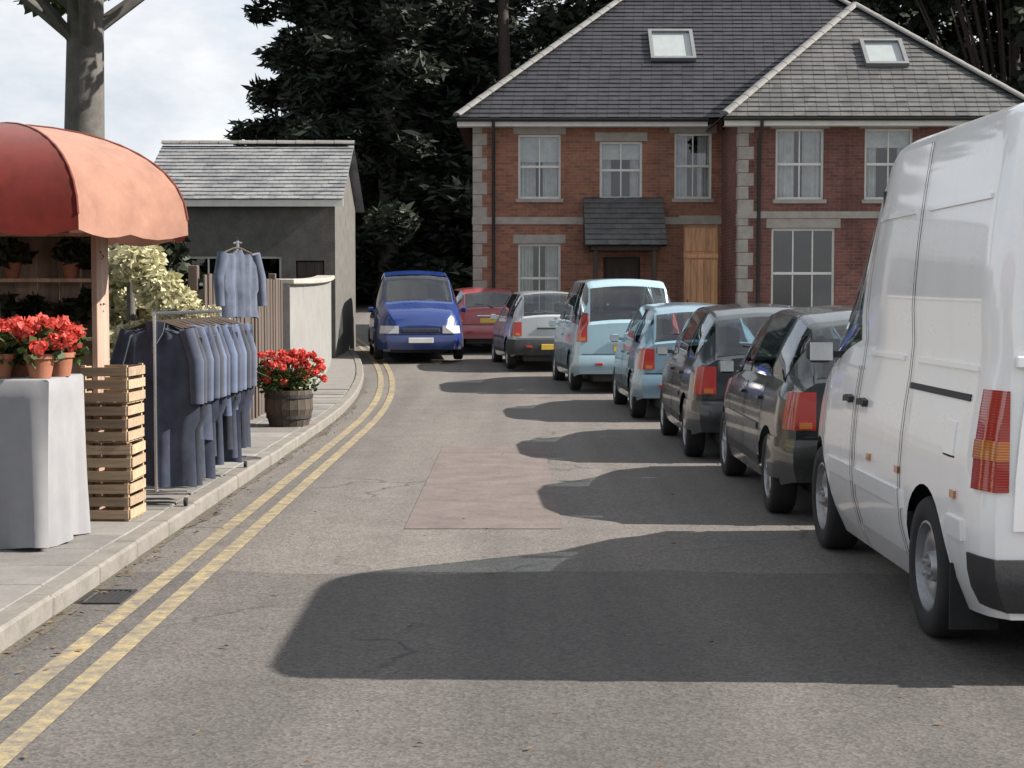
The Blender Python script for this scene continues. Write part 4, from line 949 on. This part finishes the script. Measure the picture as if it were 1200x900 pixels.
# timber fence
fn = empty('timber_fence', (-3.22, 17.0, 0), 0, 'brown close boarded timber fence behind the clothes rail and the flower barrel', 'fence')
bm_ = MB().box(-.011, .011, .003, .137, .10, 1.86, .003); me = None
k = 0; y = 0
while y < 5.6:
    if me is None: o = bm_.build('fence_board', M['fence_wood'], fn); me = o.data
    else: o = inst('fence_board', me, fn)
    o.location = (random.uniform(-.006,.006)+(.012 if k % 2 else 0), y, random.uniform(-.012,.012)); o.rotation_euler = (random.uniform(-.006,.006), 0, 0); y += .128; k += 1
for z in (.35, 1.0, 1.6): MB().box(-.07, -.02, 0, 5.7, z, z+.09).build('fence_rail', M['fence_wood'], fn)
for k in range(4): MB().box(-.17, -.07, 1.86*k, 1.86*k+.1, 0, 1.95, .008).build('fence_post', M['fence_wood'], fn)

# ---------------------------------------------------------------- trees
def leaf_cloud(mb, rng, centres, n, size, flat=.6, elong=1.6, droop=0):
    """leaf-sized quads scattered in clumps; centres: array of (x,y,z,rx,ry,rz)"""
    C = np.array(centres); w = C[:,3]*C[:,4]*C[:,5]; pick = rng.choice(len(C), n, p=w/w.sum())
    d = rng.normal(size=(n, 3)); d /= np.linalg.norm(d, axis=1)[:,None]; rad = rng.random(n)**.45
    P = C[pick,:3]+d*rad[:,None]*C[pick,3:]
    a = rng.normal(size=(n, 3)); a[:,2] = a[:,2]*flat-droop; a /= np.linalg.norm(a, axis=1)[:,None]
    b = np.cross(a, rng.normal(size=(n, 3))); b /= np.linalg.norm(b, axis=1)[:,None]
    s = size*(.6+.8*rng.random(n))
    A = a*(s*elong/2)[:,None]; B = b*(s/2)[:,None]
    base = len(mb.v)
    V = np.stack([P-A, P+B*.9-A*.1, P+A, P-B*.9-A*.1], 1).reshape(-1, 3)
    mb.v += [tuple(q) for q in V.tolist()]
    mb.f += [(base+4*i, base+4*i+1, base+4*i+2, base+4*i+3) for i in range(n)]; mb.m += [0]*n
def conifer(x, y, h, r, label, seed, bark='bark', bare=.12, n=9000, mat='conifer', group='dark conifers behind the bend', name='conifer_tree'):
    rng = np.random.default_rng(seed); z0 = gz(y)-.1
    t = empty(name, (x, y, z0), 0, label, 'tree', group)
    tr = MB(); pts = [(rng.normal()*.1*k/6, rng.normal()*.1*k/6, h*.97*k/8) for k in range(9)]; rr_ = [max(.03, .017*h*(1-k/8.3)) for k in range(9)]
    tr.tube(pts, rr_, 10); cs = []
    nb = int(h*3.2)
    for i in range(nb):
        q = bare+(1-bare)*(i/nb)**.9; z = h*q; a = i*2.4+rng.random()*.8; l = r*(1-q)**.75*(.7+.5*rng.random())+.25
        e = (l*math.cos(a), l*math.sin(a), z-l*.22+rng.random()*.3)
        tr.tube([(0,0,z), (e[0]*.5, e[1]*.5, z-l*.05), e], [.05+.03*(1-q), .035, .012], 5)
        for s in np.linspace(.3, 1.0, max(2, int(l/.8))):
            cs.append((e[0]*s, e[1]*s, z+(e[2]-z)*s, .35+l*.16, .35+l*.16, .28+.1*l))
    tr.build('trunk', M[bark], t, True, 60)
    mb = MB(); leaf_cloud(mb, rng, cs, int(n*2.3), .155, .35, 3.4, .25); mb.build('crown', M[mat], t)
    return t
def broadleaf(x, y, h, r, label, seed, crown_z, mat='broad', n=16000, tr_r=.25, lean=(0,0), group=None, size=.2, nclump=46, name='broadleaf_tree'):
    rng = np.random.default_rng(seed); z0 = gz(y)-.1
    t = empty(name, (x, y, z0), 0, label, 'tree', group); tr = MB()
    top = Vector((lean[0], lean[1], crown_z)); tr.tube([(0,0,0), (lean[0]*.3, lean[1]*.3, crown_z*.4), top, (lean[0]*1.3, lean[1]*1.3, h*.9)], [tr_r*1.25, tr_r, tr_r*.8, .04], 12)
    cs = []
    for i in range(nclump):
        a = rng.random()*6.283; el = rng.random(); zz = crown_z+(h-crown_z)*el; rad = r*math.sqrt(max(.05, 1-(2*el-.8)**2/1.6))*(.35+.65*math.sqrt(rng.random()))
        c = Vector((lean[0]+rad*math.cos(a), lean[1]+rad*math.sin(a), zz)); s = r*(.16+.14*rng.random()); cs.append((*c, s, s, s*.75))
        if i % 2 == 0:
            b0 = Vector((lean[0]*.8, lean[1]*.8, crown_z*(.75+.35*el))); m = (b0+c)/2+Vector((0,0,.3)); tr.tube([b0, m, c], [tr_r*.35, tr_r*.2, .02], 6)
    tr.build('trunk', M['bark'] if mat != 'yew' else M['bark_red'], t, True, 60)
    mb = MB(); leaf_cloud(mb, rng, cs, n, size, .8, 1.5); mb.build('crown', M[mat], t); return t
cl = 'very dark dense conifer among the row behind the bend'
for i, (px, d, h, r) in enumerate(((376,60,24,3.0),(418,66,27,3.4),(456,58,25,3.4),(505,62,28,3.6),(548,68,27,3.6),(385,80,27,3.6),(440,80,30,4.2),(530,82,30,4.2),(600,74,28,4.0))):
    conifer((px-600)/FPX*d, d, h, r, cl if h > 15 else 'short dark conifer rising just above the cottage roof', 30+i, bare=.03, n=11000)
for i, (px, d, h) in enumerate(((590,59,22),(468,64,25))):
    conifer((px-600)/FPX*d, d, h, 3.0, 'tall pine with a bare reddish trunk '+('close behind the brick house roof' if i == 0 else 'standing among the dark conifers'), 60+i, 'bark_red', .62, 7000, name='pine_tree', group=None)
for i, (px, d, h) in enumerate(((1120,64,17),(1190,60,18),(1262,66,18),(930,70,17))):
    conifer((px-600)/FPX*d, d, h, 3.4, ('dark conifer behind the right end of the house wing' if i < 3 else 'dark conifer behind the valley between the house roofs'), 140+i, bare=.05, n=11000, group='conifers behind the wing' if i < 3 else None)
lb = ['dark green tree rising behind the ridge of the brick house', 'broad dark tree behind the right wing of the brick house', 'dark tree behind the far right end of the brick house', 'dark tree behind the valley between the brick house roofs']
for i, (px, d, h, r) in enumerate(((770,60,15,4.5),(1010,66,14.0,4.2),(1185,56,17,5),(900,62,14.5,4.2))):
    broadleaf((px-600)/FPX*d, d, h, r, lb[i], 80+i, 3.0, 'yew', 26000, .3, size=.28, nclump=80)
broadleaf((97-600)/FPX*28, 28, 15, 5.0, 'large broadleaf tree with a thick bare trunk behind the red parasol', 91, 7.5, 'broad', 15000, .36, (.15,0), size=.22, nclump=50)
lh = ['dark bushy yew beyond the stall shelf, left of the big trunk', 'dark bushy yew right behind the golden shrub', 'dark bushy yew next to the cottage gable']
for i, (x, y, h, r) in enumerate(((-9.8, 30, 3.4, 2.0), (-6.6, 27.5, 2.9, 1.5), (-9.0, 36.5, 3.6, 1.8))):
    broadleaf(x, y, h, r, lh[i], 100+i, .6, 'yew', 9000, .12, size=.14, nclump=50, name='yew_bush')
gs = broadleaf(-3.85, 16.4, 2.25, .95, 'golden cream shrub behind the clothes rail at the end of the timber fence', 120, .4, 'golden', 30000, .07, size=.058, nclump=60, name='golden_shrub'); gs['category'] = 'shrub'

# ---------------------------------------------------------------- market stall on the pavement
PZ = .112
def flowers(parent, x, y, z, r, h, n_leaf, n_pet, seed, pet='petal', nh=16):
    rng = np.random.default_rng(seed)
    mb = MB(); leaf_cloud(mb, rng, [(x+rng.normal()*r*.4, y+rng.normal()*r*.4, z+h*.35+rng.normal()*h*.1, r*.6, r*.6, h*.4) for _ in range(7)], n_leaf, .055, .7, 1.2); mb.build('leaves', M['geranium_leaf'], parent)
    heads = [(x+rng.normal()*r*.55, y+rng.normal()*r*.55, z+h*(.30+.7*rng.random()), .05, .05, .042) for _ in range(nh)]
    mb = MB(); leaf_cloud(mb, rng, heads, n_pet, .038, .9, 1.1); mb.build('blossoms', M[pet], parent)
    mb = MB()
    for q in heads: mb.tube([(x, y, z), ((x+q[0])/2, (y+q[1])/2, z+h*.45), q[:3]], .004, 4)
    o = mb.build('stems', M['geranium_leaf'], parent)
ct = empty('stall_counter', (-3.45, 9.9, PZ), 0, 'stall counter draped to the ground in a white cloth under the red parasol', 'counter')
MB().box(-.74, .70, -.36, .36, .96, 1.0, .006).build('counter_top', M['dark_wood'], ct)
for sx in (-.68, .64):
    for sy in (-.3, .3): MB().box(sx-.025, sx+.025, sy-.025, sy+.025, 0, .96).build('leg', M['dark_wood'], ct)
# cloth: hanging folds round three sides
loop = []
for (a, b, n) in (((-.77,.38),(-.77,-.39),16), ((-.77,-.39),(.73,-.39),40), ((.73,-.39),(.73,.38),18)):
    for i in range(n): loop.append((a[0]+(b[0]-a[0])*i/n, a[1]+(b[1]-a[1])*i/n, (b[1]-a[1])/math.hypot(b[0]-a[0], b[1]-a[1]), -(b[0]-a[0])/math.hypot(b[0]-a[0], b[1]-a[1])))
loop.append((.73,.38,1,0)); rows = [1.012, 1.0, .9, .7, .5, .3, .12, .015]; v = []; f = []
for k, z in enumerate(rows):
    amp = 0 if k < 2 else .042*(1-z)
    for i, (x, y, nx, ny) in enumerate(loop):
        w = amp*(math.sin(i*.62+.5*math.sin(i*.23))+.6*math.sin(i*.37+1.3)+.35*math.sin(i*1.4+z*2)); o_ = -.012 if k == 0 else 0
        v.append((x+nx*(w+o_), y+ny*(w+o_), z+(.012*math.sin(i*.5) if k == len(rows)-1 else 0)))
nl = len(loop); f = [(k*nl+i, k*nl+i+1, (k+1)*nl+i+1, (k+1)*nl+i) for k in range(len(rows)-1) for i in range(nl-1)]; f.append(tuple(range(nl)))
MB().add(v, f).build('cloth', M['cloth_white'], ct, True, 70)
for i in range(12):
    p = empty('flower_pot', (-4.05+.245*(i % 6)+.05*(i//6), 9.70+.24*(i//6), PZ+1.014), 0, 'terracotta pot of red geraniums on the white draped counter', 'flower pot', 'geranium pots on the counter')
    MB().lathe([(.001,0),(.062,0),(.085,.115),(.095,.115),(.095,.145),(.082,.145),(.08,.125),(.001,.125)], 20).build('pot', M['terracotta'], p, True, 40)
    flowers(p, 0, 0, .10, .14, .23, 220, 900, 200+i, nh=22)
# parasol
ux, uy, uz = -3.32, 10.45, PZ
um = empty('parasol', (ux, uy, uz), 0, 'domed parasol with alternating deep red and peach panels over the counter', 'parasol')
MB().lathe([(.001,0),(.26,0),(.26,.05),(.22,.08),(.05,.09),(.035,.16),(.001,.16)], 28).build('base', M['iron'], um, True, 40)
MB().tube([(0,0,.05), (0,0,2.64)], .021, 12).build('pole', M['white_wood'], um, True, 60)
RU, ZT, ZR = 1.27, 2.60, 1.93; off = math.radians(-90+39)
def dome(t): return (RU*math.sin(t*math.pi/2*.97)/math.sin(math.pi/2*.97), ZR+(ZT-ZR)*math.cos(t*math.pi/2*.97)**.85)
for k in range(8):
    v = []; f = []; nt_ = 11; na = 9
    for i in range(nt_):
        t = .02+.98*i/(nt_-1); rr_, zz = dome(t)
        for j in range(na):
            a = off+math.pi/4*(k+j/(na-1)); s = abs(j/(na-1)-.5)*2; sag = 1-(1-s*s)*.055*t; ch_ = math.cos(math.pi/8)/math.cos(a-off-math.pi/4*(k+.5)); rq = rr_*(1-(1-ch_)*.75)*sag
            v.append((rq*math.cos(a), rq*math.sin(a), zz-(1-s*s)*.012*t))
    f = [(i*na+j, i*na+j+1, (i+1)*na+j+1, (i+1)*na+j) for i in range(nt_-1) for j in range(na-1)]
    # short scalloped valance
    o_ = (nt_-1)*na; e = len(v)
    for j in range(na): x, y, z = v[o_+j]; v.append((x*1.003, y*1.003, z-.09-.03*abs(math.sin(j/(na-1)*math.pi*2))))
    f += [(o_+j, o_+j+1, e+j+1, e+j) for j in range(na-1)]
    MB().add(v, f).build('canopy_panel', M['canvas_red'] if k % 2 else M['canvas_peach'], um, True, 60)  # panels alternate red and peach canvas
    a = off+math.pi/4*k
    MB().tube([((dome(t)[0]-.01)*math.cos(a), (dome(t)[0]-.01)*math.sin(a), dome(t)[1]-.02) for t in np.linspace(.03, 1, 8)], .008, 5).build('rib', M['chrome'], um)
    MB().tube([((dome(t)[0]+.003)*math.cos(a), (dome(t)[0]+.003)*math.sin(a), dome(t)[1]+.003) for t in np.linspace(.03, 1, 12)], .007, 5).build('piping', M['piping'], um)
    MB().tube([(.03*math.cos(a), .03*math.sin(a), 1.98), ((dome(.55)[0])*math.cos(a), dome(.55)[0]*math.sin(a), dome(.55)[1]-.03)], .006, 5).build('strut', M['chrome'], um)
MB().lathe([(.02,2.58),(.035,2.62),(.02,2.68),(.001,2.70)], 12).build('finial', M['white_wood'], um, True)
# dark display shelf behind the counter
sh = empty('display_shelf', (-3.62, 11.2, PZ), 0, 'dark stained wooden display shelf behind the counter under the parasol', 'shelf')
for x in (-.78, .78): MB().box(x-.02, x+.02, -.16, .16, 0, 1.95, .004).build('upright', M['shelf_wood'], sh)
for z in (.3, .75, 1.2, 1.6, 1.91): MB().box(-.76, .76, -.15, .15, z, z+.025).build('shelf_board', M['shelf_wood'], sh)
for i in range(10): MB().box(-.76+.152*i+.003, -.76+.152*i+.149, .15, .165, .02, 1.94).build('back_board', M['shelf_wood'], sh)
rng_ = np.random.default_rng(5)
for (z, n) in ((1.225, 5), (1.625, 4)):
    for i in range(n):
        p = empty('plant_pot', (-3.62-.6+1.2*i/(n-1), 11.12, PZ+z), 0, 'dark leafy pot plant on the %s shelf behind the counter' % ('lower' if z < 1.5 else 'upper'), 'plant pot', 'pot plants on the %s shelf' % ('lower' if z < 1.5 else 'upper'))
        MB().lathe([(.001,0),(.045,0),(.06,.09),(.068,.09),(.068,.11),(.001,.1)], 16).build('pot', M['terracotta'], p, True, 40)
        mb = MB(); leaf_cloud(mb, rng_, [(rng_.normal()*.05, rng_.normal()*.03, .18+rng_.normal()*.03, .08, .08, .08) for _ in range(6)], 240, .06, .7, 1.8); mb.build('leaves', M['yew'], p)
# stack of wooden crates
pos = ['bottom', 'second', 'third', 'top']
for i in range(4):
    c = empty('wooden_crate', (-2.71+random.uniform(-.012,.012), 11.0, PZ+.262*i), random.uniform(-.06,.06), 'pale slatted wooden crate, %s of the stack beside the counter' % (pos[i] if i in (0, 3) else pos[i]+' from the ground'), 'crate', 'crates stacked by the counter')
    w, d, h = .155, .2, .258
    for sx in (-1, 1):
        for sy in (-1, 1): MB().box(sx*w-(.028 if sx > 0 else 0), sx*w+(.028 if sx < 0 else 0), sy*d-(.028 if sy > 0 else 0), sy*d+(.028 if sy < 0 else 0), .002, h).build('corner_post', M['crate_wood'], c)
    for z in (.015, .10, .185):
        for sy in (-1, 1): MB().box(-w, w, sy*d-.006+sy*.0065, sy*d+.006+sy*.0065, z, z+.06).build('slat', M['crate_wood'], c)
        for sx in (-1, 1): MB().box(sx*w-.006+sx*.0065, sx*w+.006+sx*.0065, -d, d, z, z+.06).build('slat', M['crate_wood'], c)
    for k in range(4): MB().box(-w, w, -d+.01+.097*k, -d+.01+.097*k+.085, 0, .01).build('base_board', M['crate_wood'], c)
# clothes rail with navy garments
RY0, RY1, RX, RZ = 11.55, 14.2, -2.55, 1.38
cr = empty('clothes_rail', (RX, RY0, PZ), 0, 'chromed clothes rail on castors full of navy garments by the kerb', 'clothes rail')
LR = RY1-RY0
MB().tube([(0,0,RZ), (0,LR,RZ)], .014, 10).build('top_bar', M['chrome'], cr, True, 60)
for y in (.02, LR-.02):
    MB().tube([(0,y,.10), (0,y,RZ)], .014, 10).build('upright', M['chrome'], cr, True, 60)
    MB().tube([(-.22,y,.10), (.22,y,.10)], .014, 10).build('foot', M['chrome'], cr, True, 60)
    for x in (-.21, .21): MB().lathe([(.001,-.012),(.03,-.012),(.032,0),(.03,.012),(.001,.012)], 14, Matrix.Translation((x, y, .034)) @ Matrix.Rotation(math.radians(90), 4, 'Y')).build('castor', M['rubber'], cr, True, 40)
def garment_mesh(seed, length, width, sleeve):
    rng = np.random.default_rng(seed); ph = rng.random(4)*6.28; nv, nu = 15, 19; mb = MB()
    for sgn in (-1, 1):
        v = []
        for i in range(nv):
            t = i/(nv-1); z = -.06-t*length; hw = width*(.92+.14*t) if t > .06 else width*(.35+.57*t/.06)
            if sleeve and .04 < t < .62: hw *= 1.16
            for j in range(nu):
                u = -1+2*j/(nu-1); th = .035+.02*t+.006*math.sin(3*t+ph[0])
                e = math.sqrt(max(0, 1-abs(u)**3)); fold = .02*t*math.sin(u*7+ph[1])+.010*math.sin(u*15+ph[2]+t*2)
                v.append((u*hw, sgn*th*e+fold, z-(.06*abs(u) if i == 0 else .02*abs(u)**2)+.008*math.sin(u*5+ph[3])*(t > .9)))
        f = [(i*nu+j, i*nu+j+1, (i+1)*nu+j+1, (i+1)*nu+j) for i in range(nv-1) for j in range(nu-1)]
        if sgn > 0: f = [q[::-1] for q in f]
        mb.add(v, f)
    return mb
protos = []
for k, (ln, wd, slv) in enumerate(((1.13,.26,True),(1.12,.25,False),(1.17,.265,True),(1.08,.24,False))): 
    o = garment_mesh(300+k, ln, wd, slv).build('fabric', M['navy1'], None, True, 80); protos.append(o.data); bpy.data.objects.remove(o)
hook = MB().tube([(0,0,-.07), (0,0,-.02), (0,0,.004), (.016,0,.016), (0,0,.03), (-.014,0,.02)], .0025, 5); hook.tube([(-.19,0,-.12), (-.06,0,-.075), (0,0,-.065), (.06,0,-.075), (.19,0,-.12)], .009, 6)
ho = hook.build('hanger', M['dark_wood']); hme = ho.data; bpy.data.objects.remove(ho)
gl_ = {0: ('long navy coat hanging on the crowded clothes rail', 'coat', 'navy1'), 1: ('dark indigo denim dress hanging on the crowded clothes rail', 'dress', 'navy2'), 2: ('long charcoal coat hanging on the crowded clothes rail', 'coat', 'navy3')}
gl_[3] = ('mid blue cotton shirt hanging on the crowded clothes rail', 'shirt', 'midblue'); gname = {0: 'navy_coat', 1: 'denim_dress', 2: 'charcoal_coat', 3: 'blue_shirt'}
M['midblue'] = fabricmat('mid_blue_cotton', (.075,.095,.15), .3)
for i in range(22):
    k = (0,2,1,0,3,1,0,2,3,0,1,1,3,2,0,1,3,0,2,1,0,3)[i]; y = .10+i*(LR-.2)/21
    gmt = empty(gname[k], (RX, RY0+y, PZ+RZ+.012), random.uniform(-.16,.16), gl_[k][0], gl_[k][1], {0: 'navy coats on the rail', 1: 'denim dresses on the rail', 2: 'charcoal coats on the rail', 3: 'blue shirts on the rail'}[k])
    o = inst('fabric', protos[random.choice((0,2)) if k != 1 else random.choice((1,3))], gmt, (0,0,-.02), (0,0,0), (random.uniform(.95,1.08), random.uniform(.8,1.3), random.uniform(.90,1.03) if k in (0, 2) else random.uniform(.70,.95) if k == 1 else random.uniform(.6,.72)))
    if k in (0, 2, 3):
        for sx in (-1, 1): MB().tube([(sx*.21,0,-.13), (sx*.285,-.02,-.36), (sx*.29,-.03,-.66)], [.055,.055,.048], 8).build('sleeve', M[gl_[k][2]], gmt, True, 70)
        MB().prism([(-.07,-.075),(0,-.06),(.07,-.075),(.055,-.15),(0,-.24),(-.055,-.15)], -.068, -.05).build('lapel', M[gl_[k][2]], gmt)
    o.material_slots[0].link = 'OBJECT'; o.material_slots[0].material = M[gl_[k][2]]
    inst('hanger', hme, gmt)
# tall display stand at the far end with a washed denim jacket
st = empty('display_stand', (-2.52, 14.95, PZ), 0, 'tall thin chrome display stand at the end of the clothes rail', 'stand')
MB().lathe([(.001,0),(.2,0),(.2,.015),(.03,.03),(.001,.03)], 24).build('base', M['chrome'], st, True, 40); MB().tube([(0,0,.02),(0,0,2.02)], .012, 8).build('pole', M['chrome'], st, True); MB().tube([(-.04,0,2.0),(.04,0,2.0)], .01, 8).build('arm', M['chrome'], st)
jk = empty('denim_jacket', (-2.52, 14.92, PZ+2.02), .95, 'washed blue denim jacket on the tall display stand', 'jacket')
jo = garment_mesh(340, .62, .22, True).build('fabric', M['denim'], jk, True, 80); jo.location = (0,-.02,-.02); inst('hanger', hme, jk)
for sx in (-1, 1):
    MB().tube([(sx*.20,-.02,-.12), (sx*.27,-.03,-.34), (sx*.27,-.05,-.60)], [.055,.05,.042], 10).build('sleeve', M['denim'], jk, True, 70)
# red geraniums in a half barrel
hb = empty('flower_barrel', (-2.62, 19.0, PZ+gz(19.0)), 0, 'dark half barrel planted with red geraniums on the pavement by the fence', 'planter')
for k in range(18):
    a = 2*math.pi*k/18; b0 = 2*math.pi*(k+.94)/18; v = []
    for (r, z) in ((.23,0),(.285,.2),(.27,.42)):
        v += [(r*math.cos(a), r*math.sin(a), z), (r*math.cos(b0), r*math.sin(b0), z), ((r-.025)*math.cos(b0), (r-.025)*math.sin(b0), z), ((r-.025)*math.cos(a), (r-.025)*math.sin(a), z)]
    f = [(i*4+j, i*4+(j+1)%4, (i+1)*4+(j+1)%4, (i+1)*4+j) for i in range(2) for j in range(4)]+[(8,9,10,11)]
    MB().add(v, f).build('stave', M['barrel'], hb)
for z, r in ((.09,.262),(.33,.284)): MB().lathe([(r,z),(r+.004,z),(r+.004,z+.04),(r,z+.04)], 28).build('hoop', M['iron'], hb)
MB().lathe([(.24,.36),(.001,.38)], 20).build('soil', M['earth'], hb)
flowers(hb, 0, 0, .36, .34, .50, 1000, 4200, 250, nh=70)
